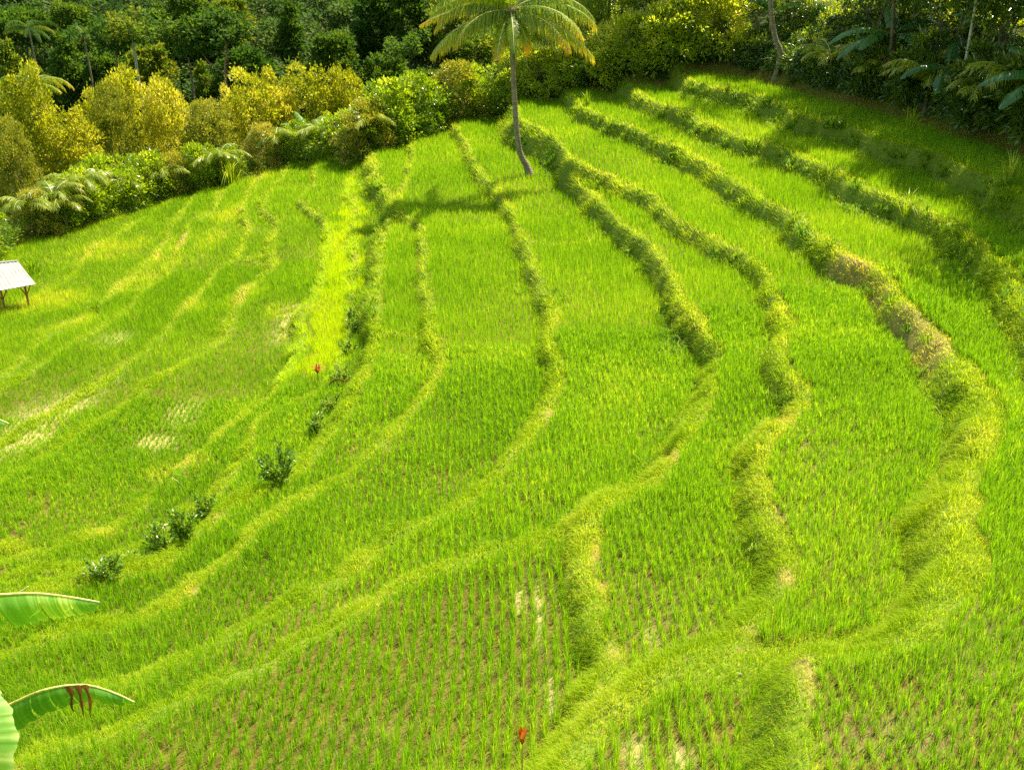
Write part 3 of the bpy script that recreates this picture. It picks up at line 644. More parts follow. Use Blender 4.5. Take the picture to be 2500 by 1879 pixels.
# ------------------------------------------------------------------ clove trees beyond the field edge, left
cl = [make_tree('clove_tree', 'clove', 2.6, 7.2, 1.5, 170, 85, .20, .14, [M_clove, M_clove, M_clove2, M_clove][i], M_bark, 20 + i, .15, 9, .3) for i in range(4)]
CL = [ # px, top py, half width px, depth y, label
 (50,165,62,84,'broad dull brown-green rounded tree in front of the drooping palm'),
 (302,170,60,96,'large yellow-green tree behind two smaller ones, widest of the left-hand round-crowned row'),
 (262,210,46,88,'olive yellow-green tree standing directly in front of the widest round-crowned tree'),
 (145,262,62,84,'bushy yellow-olive tree with a low crown, right of the dull brown-green one'),
 (212,230,46,92,'small yellow-green crown peeping between the low olive tree and the widest tree'),
 (392,192,50,91,'narrow dull olive tree with a dark middle, right of the widest tree'),
 (502,248,55,87,'lowest yellow-olive tree of the row, between the dull olive one and the brightest one'),
 (612,166,62,92,'brightest green-topped round tree, fifth from the right end of the yellow row'),
 (735,164,60,95,'broad golden-flecked tree right of the brightest green-topped one'),
 (836,166,46,97,'narrow golden tree at the right end of the yellow-green row'),
 (8,292,44,78,'pale yellow-green tree cut by the left picture edge above the pavilion'),
 (680,215,40,93,'small olive crown tucked between the brightest tree and the broad golden one'),
 (560,215,34,95,'slim yellow-green crown at the left shoulder of the brightest tree'),
 (40,330,44,86,'low reddish-brown bare-looking tree under the dull brown-green one')]
for i, (px, py, hw, y, lab) in enumerate(CL):
    t = atd(px, py, y); s = hw * y / F * 1.2 / 2.5
    h = 8.7; sz = s * (1.05 if i % 2 else 1.2)
    g0 = G1(t[0], t[1]); z = t[2] - h * sz
    if z < g0 - 3: sz = (t[2] - g0) / h; z = g0
    if z > g0: sz = (t[2] - g0) / h; z = g0
    place(cl[i % 4], (t[0], y, z - .1), i * 1.7, s, lab, 'tree', 'yellow-green trees behind the hedge', sz=sz)

# ------------------------------------------------------------------ undergrowth masses
def mass(name, pts, hgt, rad, nl, L, W, mat, label):
    mb = MB(); n = len(pts); z = gz(pts[:, 0], pts[:, 1])
    nn = rng.poisson(nl, n); idx = np.repeat(np.arange(n), nn); N_ = len(idx)
    d = unit(rng.normal(0, 1, (N_, 3))); d[:, 2] = np.abs(d[:, 2]) * .9 - .1
    C = np.column_stack([pts, z + hgt]); P = C[idx] + d * rad[idx][:, None] * rng.uniform(.4, 1, (N_, 1))
    tn = .3 + rng.normal(0, .16, n)[idx] + rng.normal(0, .13, N_)
    dist = P[:, 1]
    leaves(mb, P, d + [0, 0, -.1], L * rng.uniform(.6, 1.3, N_), W * rng.uniform(.7, 1.3, N_), tn, .6)
    return tag(obj(name, mb, mat), label, 'undergrowth', kind='stuff')
def along_edge(i0, i1, n, o0, o1):
    P = edge_w[i0:i1 + 1]; L_ = np.r_[0, np.cumsum(np.linalg.norm(np.diff(P, axis=0), axis=1))]
    t = rng.uniform(0, L_[-1], n); q = np.stack([np.interp(t, L_, P[:, k]) for k in range(2)], 1)
    k = np.clip(np.searchsorted(L_, t) - 1, 0, len(P) - 2); v = unit(P[k + 1] - P[k]); nr = np.stack([-v[:, 1], v[:, 0]], 1)
    o = rng.uniform(o0, o1, n)
    return q + nr * o[:, None], o
p, o = along_edge(0, 19, 1500, .5, 7); h = rng.uniform(.1, 1.5, 1500) + np.clip(o * .18, 0, 1.2)
mass('hedge_undergrowth', p, h, rng.uniform(.35, .7, 1500), 80, .17, .08, M_bush, 'tangled leafy undergrowth lining the far left edge of the terraces')
p, o = along_edge(17, 33, 2600, .9, 24); h = rng.uniform(.0, 1.6, 2600) + np.clip(o * .02, 0, .6)
k_ = visible(p[:, 0], p[:, 1], gz(p[:, 0], p[:, 1]), 300, 500); p = p[k_]; h = h[k_]
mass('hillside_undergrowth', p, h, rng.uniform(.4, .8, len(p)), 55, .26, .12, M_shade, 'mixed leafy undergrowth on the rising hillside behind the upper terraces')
p, o = along_edge(19, 33, 3200, .5, 6.5); h = rng.uniform(-.1, 1.0, 3200) + np.clip(o * .28, 0, 1.8) * rng.uniform(.3, 1, 3200)
mass('verge_undergrowth', p, h, rng.uniform(.3, .6, 3200), 55, .24, .09, M_deep_shade, 'rank weeds and saplings on the shaded verge above the highest paddies')
# slope below the clove trees and the far wooded hillside
nv = 1800; p = np.stack([rng.uniform(-52, 6, nv), rng.uniform(80, 122, nv)], 1); p = p[gsd(p[:, 0], p[:, 1]) > 5]
mass('valley_scrub', p, rng.uniform(.2, 2.2, len(p)), rng.uniform(.7, 1.4, len(p)), 50, .42, .22, M_bush, 'scrub on the slope dropping away behind the hedge')
nv = 3800; p = np.stack([rng.uniform(-120, 60, nv), rng.uniform(122, 215, nv)], 1); kk = np.abs(p[:, 0]) < p[:, 1] * .6; p = p[kk]
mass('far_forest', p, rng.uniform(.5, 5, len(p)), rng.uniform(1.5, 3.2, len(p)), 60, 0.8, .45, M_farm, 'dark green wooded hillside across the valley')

# distinct trees of the far wood
ft = [make_tree('forest_tree', 'round', 3.8, 8.5, 3.5, 150, 46, .62, .36, M_far, M_bark, 61, .22, 8, .8),
      make_tree('forest_tree', 'clove', 3.2, 10.5, 3, 170, 46, .60, .34, M_far, M_bark, 62, .2, 8, .5),
      make_tree('forest_tree', 'cone', 2.9, 11, 2.5, 150, 46, .58, .32, M_far, M_bark, 63, .18, 8, .3),
      make_tree('forest_tree', 'spread', 4.6, 5, 8, 110, 46, .62, .36, M_far, M_bark_red, 64, .24, 12, 1.2)]
kindn = ['broad round', 'tall oval', 'pointed', 'flat-topped open']
rows = [('back', 172, 12, 0, 5.4), ('middle', 158, 11, 1, 1.), ('front', 146, 10, 2, -2.)]
ordn = ['first', 'second', 'third', 'fourth', 'fifth', 'sixth', 'seventh', 'eighth', 'ninth', 'tenth', 'eleventh', 'twelfth', 'thirteenth']
for rn, yy, n, off, dz in rows:
    for i in range(n):
        px = -60 + (i + .5 * (off % 2)) * 1230 / (n - .4) + rng.uniform(-22, 22); y = yy + rng.uniform(-4, 4); x = ray(px, 0)[0] / ray(px, 0)[1] * y
        k = [0, 1, 1, 2, 0, 3, 1, 0, 2, 1, 1, 2][(i * 5 + off * 3) % 12]; s = rng.uniform(.82, 1.15)
        if rn == 'front': s *= .85
        place(ft[k], (x, y, G1(x, y) - .3), rng.uniform(0, 6), s, '%s tree in the %s row of the far wood, %s from the left' % (kindn[k].replace('flat-topped open', 'flat-topped'), rn, ordn[i]), 'tree', 'trees on the far wooded hillside')
# pale forked trunks standing out in the far wood
def bare(px0, py0, px1, py1, y, lab, fork=None, mat=M_bark_red, r=.22):
    a = atd(px0, py0, y); b = atd(px1, py1, y); g0 = G1(a[0], y); K = np.array([a[0], y, min(g0, a[2])])
    root = empty('forest_tree', K); tag(root, lab, 'tree', 'trees on the far wooded hillside'); mb = MB()
    P = smooth_line([np.array([0, 0, -.5]), a - K + [0, 0, .3], (a + b) / 2 - K + [rng.uniform(-.5, .5), 0, .2], b - K], 4)
    tube(mb, P, r * (1 - .55 * np.linspace(0, 1, len(P))), 8)
    ends = [b - K]
    for (qx, qy, fx, fy) in (fork or []):
        c = atd(fx, fy, y) - K; q = atd(qx, qy, y) - K
        Q = smooth_line([q, (q + c) / 2 + [rng.uniform(-.4, .4), 0, -.3], c], 5); tube(mb, Q, r * .6 * (1 - .6 * np.linspace(0, 1, len(Q))), 7); ends.append(c)
    obj('trunk', mb, mat, root, True)
    cm = MB()
    for e in ends:
        for _ in range(16):
            c = e + rng.normal(0, 1, 3) * [1.9, 1.6, .8] + [0, 0, .8]; d = unit(rng.normal(0, 1, (60, 3))); leaves(cm, c + d * .9 * rng.uniform(.4, 1, (60, 1)), d, .6, .34, rng.normal(.42, .14, 60), .5)
    obj('crown', cm, M_far, root)
bare(552,205,540,60,140,'tree with a forked reddish bare trunk in the far wood above the brightest yellow tree',[(545,180,484,110),(540,130,560,90),(484,110,470,95)])
bare(468,190,446,95,140,'thin straight leaning grey trunk left of the red forked tree in the far wood',mat=M_bark,r=.16)
bare(330,150,322,80,141,'left one of a pair of straight pale grey trunks in the far wood',mat=M_pale,r=.12)
bare(334,152,331,80,141,'right one of a pair of straight pale grey trunks in the far wood',mat=M_pale,r=.12)
bare(285,160,300,95,143,'far tree with a curved reddish branch, left of the pair of pale trunks',[(288,140,262,92)],r=.15)
bare(1000,165,1000,130,150,'thin grey trunk in the far wood just left of the coconut palm crown',mat=M_bark,r=.14)

# ------------------------------------------------------------------ hedge plants at the far left edge
M_olive = leaf_mat('olive_leaf', (.14, .18, .010), (.36, .36, .03), (.66, .56, .16), trans=.5, rough=.3, spec=.9, nscale=.5, tcol=1.3, var=.2)
bu = [make_tree('bush', 'bush', 1.5, 2.6, .3, n_, 80, l_, w_, m_, M_bark, 80 + i, .06, 10, .2) for i, (n_, l_, w_, m_) in enumerate([(100, .17, .08, M_bush), (110, .14, .06, M_olive), (90, .22, .07, M_bush), (100, .16, .09, M_bush)])]
def make_salak(seed, n=11, L=3.2):
    r = empty('arching_palm', (0, 0, 0))
    g = np.random.default_rng(seed); mb = MB(); tube(mb, [[0, 0, -.4], [.03, 0, 1.], [.02, 0, 2.6]], [.16, .14, .08], 8); obj('trunk', mb, M_bark, r, True)
    for i in range(n):
        lf, ra = frond_mb(L * g.uniform(.7, 1.1), i * 360 / n + g.uniform(-15, 15), g.uniform(30, 72), g.uniform(-70, -25), 34, .8, .075, .45, .3, .03, (0, 0, 2.5), seed * 50 + i)
        f = obj('frond', lf, M_salak, r); obj('midrib', ra, M_rib, f)
    return r
sk = [make_salak(3), make_salak(5, 9, 2.7)]
BS = [ # kind, px, py(base), out, scale, label
 ('b',25,600,1.5,1.3,'pale leafy bush beside the pavilion roof at the left picture edge'),
 ('s',95,560,2.5,1.0,'arching palm with white glinting fronds, nearest the left picture edge'),
 ('b',120,585,1.0,1.1,'dark bush at the field edge under the first arching palm'),
 ('s',165,480,5,1.2,'arching palm with broad silvery fronds rising behind the dark bushes at left'),
 ('b',185,565,1.2,1.0,'low bush at the field corner where the terrace edge starts to climb'),
 ('s',190,540,2.2,.9,'small arching palm hanging its fronds over the terrace edge at left'),
 ('b',250,530,1.6,1.35,'tall dark round bush, biggest of the left end of the hedge'),
 ('s',240,440,6,1.3,'large arching palm with silvery striped leaflets high in the left hedge'),
 ('b',320,505,1.4,1.45,'broad shaded bush with dark foot in the left hedge'),
 ('s',345,450,3.5,.9,'arching palm between two broad shaded bushes of the left hedge'),
 ('b',385,480,1.4,1.35,'sunlit-topped bush right of the broad shaded one'),
 ('s',420,425,4,1.,'arching palm with pale crown in the middle of the left hedge'),
 ('b',445,465,1.2,1.2,'dark-footed bush in the middle of the left hedge'),
 ('b',505,455,1.2,1.25,'bush left of the tall grass clump at the hedge foot'),
 ('s',560,400,3.5,1.,'arching palm rising behind the tall grass clump at the hedge foot'),
 ('b',590,430,1.3,1.,'light green bush right of the tall grass clump'),
 ('b',655,415,1.3,1.2,'glossy bush below the small olive crown'),
 ('s',680,370,3.,1.1,'arching palm with whitish leaflets below the broad golden tree'),
 ('b',720,402,1.3,1.15,'olive bush below the broad golden tree'),
 ('s',760,345,3.2,1.,'arching palm below the narrow golden tree'),
 ('b',800,395,1.3,1.3,'dense glinting bush below the narrow golden tree'),
 ('b',865,390,1.4,1.35,'brown-footed glinting bush at the top of the overgrown bank'),
 ('s',880,330,3.5,1.,'arching palm behind the brown-footed bush'),
 ('b',930,370,1.4,1.5,'tall silvery bush left of the highest hedge bush'),
 ('b',990,350,1.6,1.75,'highest rounded bush of the hedge, left of the coconut palm trunk'),
 ('b',1060,325,1.4,1.6,'dark leafy bush with white flecks, second left of the coconut palm trunk'),
 ('b',1130,305,1.4,1.6,'dark bush directly left of the coconut palm trunk'),
 ('b',1180,290,1.6,1.5,'shaded bush right behind the coconut palm trunk')]
def edge_at(px):
    E = np.array(EDGE); return onz(px, np.interp(px, E[:, 0], E[:, 1]), np.interp(px, E[:, 0], E[:, 2]))
for i, (k, px, py, out, s, lab) in enumerate(BS):
    e = edge_at(px); e2 = edge_at(px + 8); v = (e2 - e) / np.linalg.norm(e2 - e); q = e + np.array([-v[1], v[0]]) * (out + .3 if k == 'b' else min(out, 3.2) * .38)
    pr = bu[[0, 2, 1, 3, 0, 1, 2][i % 7]] if k == 'b' else sk[i % 2]
    zz = G1(*q) - .05
    place(pr, (q[0], q[1], zz), i * 1.3, s * (1.0 if k == 'b' else .9), lab, 'bush' if k == 'b' else 'palm', 'hedge plants along the far terrace edge', sz=s * (1.1 if k == 'b' else .92))

for i_, (px, out, s_, lab) in enumerate([(2010,1.4,.9,'arching palm at the edge of the shaded wood, right of the leaning palm trunk'),(2120,1.2,.8,'arching palm at the foot of the first banana plant'),(2250,1.3,.95,'arching palm between the two banana plants of the shaded wood'),(2380,1.0,.9,'arching palm right of the palest trunk in the shaded wood'),(2460,1.4,1.1,'arching palm overhanging the highest paddy near the right end')]):
    e = edge_at(px); q = e + np.array([.4, 1.]) * out
    place(sk[i_ % 2], (q[0], q[1], G1(*q) - .6), i_ * 1.9, s_, lab, 'palm', 'trees and bushes on the hillside')

# drooping palm between the first clove trees
def far_palm(px, py, y, s, lab, seed, nm='coconut_palm', n=13, L=3.6, fm=None):
    t = atd(px, py, y); g0 = G1(t[0], y); H = t[2] - g0; root = empty(nm, (t[0], y, g0)); tag(root, lab, 'palm tree')
    g = np.random.default_rng(seed); P = np.array([[0, 0, -.4], [.1, 0, H * .5], [0, 0, H]]); mb = MB(); PP = smooth_line(list(P), 5); tube(mb, PP, .15 - .05 * np.linspace(0, 1, len(PP)), 9); obj('trunk', mb, M_coco, root, True)
    for i in range(n):
        lf, ra = frond_mb(L * g.uniform(.8, 1.1) * s, i * 360 / n + g.uniform(-10, 10), g.uniform(5, 60), g.uniform(-70, -30), 40, .85 * s, .07, .85, .3, .03, (0, 0, H), seed * 31 + i)
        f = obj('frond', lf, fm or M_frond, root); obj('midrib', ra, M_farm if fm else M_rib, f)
    return root
far_palm(78,205,87,1.,'palm with drooping pale fronds rising beside the dull brown-green tree at the far left',5)
far_palm(70,70,150,1.2,'dim palm crown in the far wood near the top left picture corner',6,fm=M_far)
far_palm(205,88,152,1.1,'dim palm with drooping fronds beside the tree with a curved branch',9,fm=M_far)

# ------------------------------------------------------------------ hillside at upper right: trees, trunks, bananas
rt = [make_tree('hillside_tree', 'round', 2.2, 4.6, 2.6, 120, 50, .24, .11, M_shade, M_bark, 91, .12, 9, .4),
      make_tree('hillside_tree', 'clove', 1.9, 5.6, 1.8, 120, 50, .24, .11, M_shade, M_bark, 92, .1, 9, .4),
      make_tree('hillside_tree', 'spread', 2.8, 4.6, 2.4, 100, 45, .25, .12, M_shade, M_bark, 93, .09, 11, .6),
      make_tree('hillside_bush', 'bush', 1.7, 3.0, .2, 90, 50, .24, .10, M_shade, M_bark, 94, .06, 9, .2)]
rt += [make_tree('hillside_tree', 'round', 2.3, 4.8, 2.2, 120, 60, .26, .11, M_deep_shade, M_bark, 95, .12, 9, .5), make_tree('hillside_tree', 'spread', 2.8, 4.6, 2.6, 100, 55, .30, .12, M_deep_shade, M_bark, 96, .1, 11, .7), make_tree('hillside_bush', 'bush', 1.5, 2.8, .1, 70, 50, .30, .09, M_deep_shade, M_bark, 97, .06, 9, .3)]
RTREES = [ # kind, px, out, scale, label
 (3,1235,1.8,1.3,'shaded bush right of the coconut palm trunk, behind the pale sapling'),(1,1255,5,1.15,'tall shrubby tree half hidden behind the coconut palm crown'),(3,1310,1.6,1.25,'green shaded bush below the right-hand coconut fronds'),
 (0,1330,5,1.2,'leafy tree rising just under the tip of the right coconut frond'),(3,1385,1.6,1.2,'bush with a dry fallen branch lying in front of it'),(1,1400,6,1.3,'olive tree behind the bush with the dry branch'),
 (3,1450,1.6,1.3,'bush above the left end of the tall-grass bank'),(0,1475,5.5,1.2,'brownish-flecked tree above the start of the longest bank'),(3,1520,1.5,1.25,'twiggy olive bush above the upper paddies'),
 (1,1545,6,1.25,'golden-flecked tree in the middle of the upper hedge'),(3,1590,1.5,1.4,'dense twiggy bush in the middle of the upper hedge'),(0,1630,5,1.15,'reddish-brown speckled tree left of the leaning palm trunk'),
 (3,1660,1.5,1.4,'dark-footed bush at the corner of the highest paddy'),(1,1710,4,1.1,'golden-leaved tree at the corner of the highest paddy'),(3,1730,1.8,1.3,'bush with sunlit olive leaves left of the leaning palm trunk'),
 (1,1790,5,1.2,'sunlit olive tree directly left of the leaning palm trunk'),
 (2,1960,4,1.2,'dark crowned tree right of the leaning palm trunk'),(2,2040,5.5,1.35,'olive-crowned tree in the middle of the shaded wood'),(0,2110,8,1.5,'tall tree filling the gap behind the banana plants'),
 (2,2150,3.4,1.25,'dark straight-trunked tree left of the banana with the red dead leaf'),(2,2260,3.6,1.3,'dark tree right of the banana with the red dead leaf'),(2,2330,5,1.4,'leaning tree with a grey trunk near the upper right corner'),
 (0,2400,7,1.5,'dense dark tree in the upper right corner'),(2,2440,3.5,1.3,'tree with a mossy trunk by the right picture edge'),(2,2530,4,1.4,'dark tree cut by the right picture edge'),(2,2640,2.5,1.8,'large spreading tree added beyond the right edge to shade the highest paddy'),(0,2600,5,1.8,'tall round tree added beyond the right edge as a second sun blocker'),(3,2330,1.1,1.2,'leafy bush at the feet of the palest trunk'),(3,2200,1.2,1.2,'bushy shrub at the feet of the first banana plant'),(3,2080,1.2,1.1,'low shrub on the verge left of the first banana plant'),(3,2470,1.2,1.5,'rank bush under the thick trunk by the right picture edge'),(3,2400,1.0,1.1,'low leafy bush at the foot of the shaded wood near the upper right corner'),  # the two largest trees here are added off-frame to block the sun
 (2,1900,8,1.3,'olive tree behind the leaning palm trunk'),(0,2230,9,1.5,'tall dark tree high on the shaded slope'),(1,1850,9,1.5,'golden-topped tree high above the leaning palm trunk'),
 (1,1480,12,1.6,'high golden tree at the very top, second along from the coconut palm crown'),(0,1620,12,1.6,'high speckled tree at the very top, third along from the coconut palm crown'),(0,1360,11,1.6,'high olive tree at the very top, nearest the coconut palm crown'),
 (1,1740,12,1.6,'high yellowish tree at the very top, left of the leaning palm trunk')]
for i, (k, px, out, s, lab) in enumerate(RTREES):
    e = edge_at(px); e2 = edge_at(px + 8); v = (e2 - e) / np.linalg.norm(e2 - e); q = e + np.array([-v[1], v[0]]) * out
    if px >= 1950: k = {0: 4, 1: 4, 2: 5, 3: 6}[k]  # right-hand wood takes the leaf copies with deep shade in their colour
    place(rt[k], (q[0], q[1], G1(*q) - .1), i * 2.1, s, lab, 'bush' if k == 3 else 'tree', 'trees and bushes on the hillside', sz=s * 1.05)

def leaning_palm():
    e = edge_at(1905); b = e + np.array([0, 2.2]); K = np.array([b[0], b[1], G1(*b)]); y = b[1]
    root = empty('coconut_palm', K); tag(root, 'palm with a leaning bare trunk at the upper edge of the highest paddy', 'palm tree')
    P = [np.array([0, 0, -.4])] + [atd(a, c, y) - K for a, c in [(1905,135),(1893,95),(1884,45),(1880,-10),(1876,-90),(1874,-150)]]
    if P[1][2] < .2: P.pop(1)
    mb = MB(); PP = smooth_line(P, 4); tt = np.linspace(0, 1, len(PP)); tube(mb, PP, .20 - .08 * tt, 12); obj('trunk', mb, M_coco, root, True)
    for i in range(14):
        lf, ra = frond_mb(4.6, i * 360 / 14 + 8, [35, 5, 50][i % 3], [-55, -65, -40][i % 3], 50, .95, .06, .9, .3, .035, PP[-1], 700 + i)
        f = obj('frond', lf, M_frond, root); obj('midrib', ra, M_rib, f)
leaning_palm()

# shaded trunks in the wood on the right
def post_tree(px, pyb, ptx, out, r, lab, mat, H=9, seed=1):
    e = edge_at(px); b = e + np.array([.5, out]); K = np.array([b[0], b[1], G1(*b)])
    root = empty('wood_tree', K); tag(root, lab, 'tree'); dx = (ptx - px) * b[1] / F * 2
    mb = MB(); P = smooth_line([np.array([0, 0, -.4]), np.array([dx * .25, 0, H * .33]), np.array([dx * .7, .2, H * .66]), np.array([dx, 0, H])], 4)
    tube(mb, P, r * (1 - .5 * np.linspace(0, 1, len(P))), 9)
    cm, C = crown_mb('spread', 2.5, 3.2, 90, 55, .28, .14, seed)
    for k in range(8):
        c = C[k * 7 % len(C)] + P[-1] - [0, 0, 1.2]; tube(mb, np.array([P[-5], (P[-5] + c) / 2 + [0, 0, -.2], c]), [.06, .04, .02], 5)
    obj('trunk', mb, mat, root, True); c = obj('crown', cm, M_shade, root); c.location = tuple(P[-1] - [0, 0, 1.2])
post_tree(2165,205,2155,2.2,.12,'straight mossy grey trunk behind the longest banana leaf',M_bark,seed=202)
post_tree(2337,250,2340,2.0,.09,'slender straight pale grey trunk, palest in the shaded wood',M_pale,9,205)
post_tree(2470,310,2490,2.2,.15,'thick pale brown trunk at the right picture edge below the striped banana leaves',M_bark_red,9,206)

def banana_plant(root_xy, H, specs, lab, seed, lean=(0, 0), zb=None):
    x, y = root_xy; K = np.array([x, y, G1(x, y) if zb is None else zb]); root = empty('banana_plant', K); tag(root, lab, 'banana plant')
    top = np.array([lean[0], lean[1], H]); mb = MB(); PP = smooth_line([np.array([0, 0, -.3]), top * .5, top], 5); tube(mb, PP, .13 - .06 * np.linspace(0, 1, len(PP)), 12); obj('stem', mb, M_stem, root, True)
    for i, (az, e0, e1, L_, W, mat) in enumerate(specs):
        n = 14; s = np.linspace(0, 1, n); el = R(e0) + (R(e1) - R(e0)) * s ** 1.2; d = np.stack([np.cos(el) * math.cos(R(az)), np.cos(el) * math.sin(R(az)), np.sin(el)], 1)
        L_ = L_ * 1.2; W = W * 1.4; P = top + np.vstack([[0, 0, 0], np.cumsum(d[1:] * L_ / (n - 1), 0)])
        bl, rb = banana_leaf(P[2:], (0, 0, -1), W, (1, 1), .6, seed * 9 + i, 9, .35)
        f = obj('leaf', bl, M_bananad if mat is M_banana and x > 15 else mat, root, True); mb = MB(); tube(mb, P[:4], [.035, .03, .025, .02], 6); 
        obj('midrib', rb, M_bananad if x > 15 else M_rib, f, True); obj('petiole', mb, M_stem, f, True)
def bpos(px, out): e = edge_at(px); return (e[0] + out * .35, e[1] + out)
banana_plant(bpos(2150, 2.5), 3.0, [(165,30,-50,3.2,.36,M_banana),(185,10,-55,3.0,.36,M_banana),(215,25,-50,2.6,.34,M_banana),(20,45,-30,3.0,.36,M_banana),(80,60,-10,2.8,.36,M_banana),(300,20,-60,2.6,.34,M_banana),(250,-40,-85,2.2,.25,M_dead)],'banana plant with long glinting leaves reaching left and a hanging red dead leaf',11)
banana_plant(bpos(2290, 2.2), 2.2, [(190,30,-50,2.4,.32,M_banana),(240,15,-60,2.2,.32,M_banana),(340,40,-40,2.4,.32,M_banana),(60,65,0,2.4,.32,M_banana),(280,-30,-85,1.8,.22,M_dead)],'smaller banana plant with bluish leaves, beside the palest trunk',12)
banana_plant(bpos(2540, 1.6), 2.9, [(170,35,-45,2.9,.36,M_banana),(200,20,-60,2.7,.36,M_banana),(230,10,-70,2.5,.36,M_banana),(120,60,-10,2.6,.36,M_banana),(300,35,-50,2.6,.34,M_banana),(20,40,-40,2.6,.34,M_banana)],'banana plant at the right picture edge with big striped shining leaves',13)
banana_plant(bpos(1850, 4.0), 2.6, [(170,55,-10,2.2,.3,M_banana),(210,60,0,2.2,.3,M_banana),(330,50,-20,2.2,.3,M_banana),(80,70,20,2.0,.3,M_banana)],'light green banana plant in the sun left of the leaning palm trunk',14)
banana_plant(tuple(edge_at(745) + np.array([-.5, 4.0])), 3.6, [(130,65,10,1.9,.26,M_banana),(180,45,-20,1.9,.26,M_banana),(20,60,0,1.9,.26,M_banana),(260,40,-30,1.8,.26,M_banana)],'banana plant with upright pale leaves standing in the hedge below the golden trees',15)

# ------------------------------------------------------------------ path shrubs
def shrub_mb(seed, Rr=.5, H=.8, n=620, L=.13, W=.05):
    global rng; sv = rng; rng = np.random.default_rng(seed); lf = MB(); st = MB(); ends = []
    for k in range(13):
        a = rng.uniform(0, 2 * PI); r = Rr * rng.uniform(.1, .85); h = H * rng.uniform(.45, 1) * (1 - .3 * r / Rr)
        e = np.array([r * math.cos(a), r * math.sin(a), h]); Q = smooth_line([np.array([0, 0, -.08]), np.array([e[0] * .5, e[1] * .5, h * .35]), e], 3); tube(st, Q, .012, 5); 
        for q in Q[3:]: ends.append(q)
    ends = np.array(ends); idx = rng.integers(0, len(ends), n); C = ends[idx] + rng.normal(0, .03, (n, 3)); out = unit(C * [1, 1, .4] + [0, 0, .25])
    leaves(lf, C, out, L * rng.uniform(.7, 1.2, n), W, rng.normal(.4, .2, n), .6); rng = sv
    return lf, st
shr = []
for k in range(4):
    r = empty('shrub', (0, 0, 0)); a, b = shrub_mb(300 + k); obj('foliage', a, M_shrub, r); obj('stem', b, M_bark, r, True); shr.append(r)
SH = [(680,1172,-3.7,1.55,1.5,'largest round dark shrub on the path, standing alone with small white glints'),
 (405,1350,-3.9,1.35,1.4,'tall dark shrub beside the path, left of a pair'),(445,1322,-3.9,1.2,1.2,'upright shrub touching the right side of the tall dark one'),(503,1262,-3.8,1.05,1.05,'small shrub on the path between the pair and the largest round one'),
 (268,1408,-4,1.2,.8,'low spreading shrub at the lower left end of the path'),(330,1380,-4,.9,.6,'lowest pale-tipped shrub between the spreading one and the pair'),
 (775,1062,-3.8,1.15,1.05,'shrub below the red-leaved plant where the path bends'),(812,1010,-3.8,1.05,1.05,'shrub second below the red-leaved plant'),(835,940,-3.9,1.05,1.05,'shrub right beside the red-leaved plant'),
 (850,868,-3.9,.9,1.0,'narrow shrub at the lower right corner of the yellow seedbed'),(868,818,-3.9,.9,1.05,'white-flecked shrub on the right side of the yellow seedbed'),(862,790,-3.9,.95,1.1,'topmost dark shrub on the right side of the yellow seedbed')]
for i, (px, py, z, s, sz, lab) in enumerate(SH):
    q = hit(px, py)
    place(shr[i % 4], (q[0], q[1], G1(*q)), i * 1.1, s, lab, 'shrub', 'shrubs along the grassy path', sz=sz)

# red leaved plants
def red_plant(px, py, z, H, n, L_, W, lab, mat=M_red, xy=None, spread=.72, stemh=.5):
    q = hit(px, py) if xy is None else np.array(xy)
    K = (q[0], q[1], G1(*q)); root = empty('red_leaf_plant', K); tag(root, lab, 'plant')
    st = MB(); tube(st, [[0, 0, -.1], [.01, 0, H * .5], [0, 0, H]], [.018, .015, .01], 6); obj('stem', st, M_bark_red, root, True); lf = MB()
    az = rng.uniform(0, 2 * PI, n); B = np.column_stack([0 * az, 0 * az, H * rng.uniform(.8, 1, n)])
    blades(lf, B, L_ * rng.uniform(.7, 1.1, n), W, az, np.clip(rng.normal(spread, .2, n), .05, .9), rng.normal(.4, .2, n), True, .2)
    obj('foliage', lf, mat, root)
red_plant(778,945,-3.9,.7,26,.5,.05,'orange-red leaved plant on a thin stem at the foot of the yellow seedbed')
b_ = onz(812,925,-3.9)
def dead_branch(px, py, z, dx, dz, lab):
    q = onz(px, py, z); K = np.array([q[0], q[1], G1(*q)]); root = empty('dry_branch', K); tag(root, lab, 'branch'); mb = MB()
    tube(mb, smooth_line([np.array([0, 0, .05]), np.array([dx * .5, .1, dz + .1]), np.array([dx, .1, dz])], 5), .03, 6)
    for k in range(5): t = .3 + .14 * k; tube(mb, np.array([[dx * t, .05, dz * t + .08], [dx * (t + .2), -.1 + .06 * k, dz * t + .05 * k]]), .014, 5)
    obj('twig', mb, M_dead, root)
dead_branch(790,940,-3.9,.95,.35,'dry reddish branch with drooping twigs reaching right from the red-leaved plant')
dead_branch(1445,262,.3,1.8,.25,'pale dry fallen branch lying at the foot of the upper hedge')

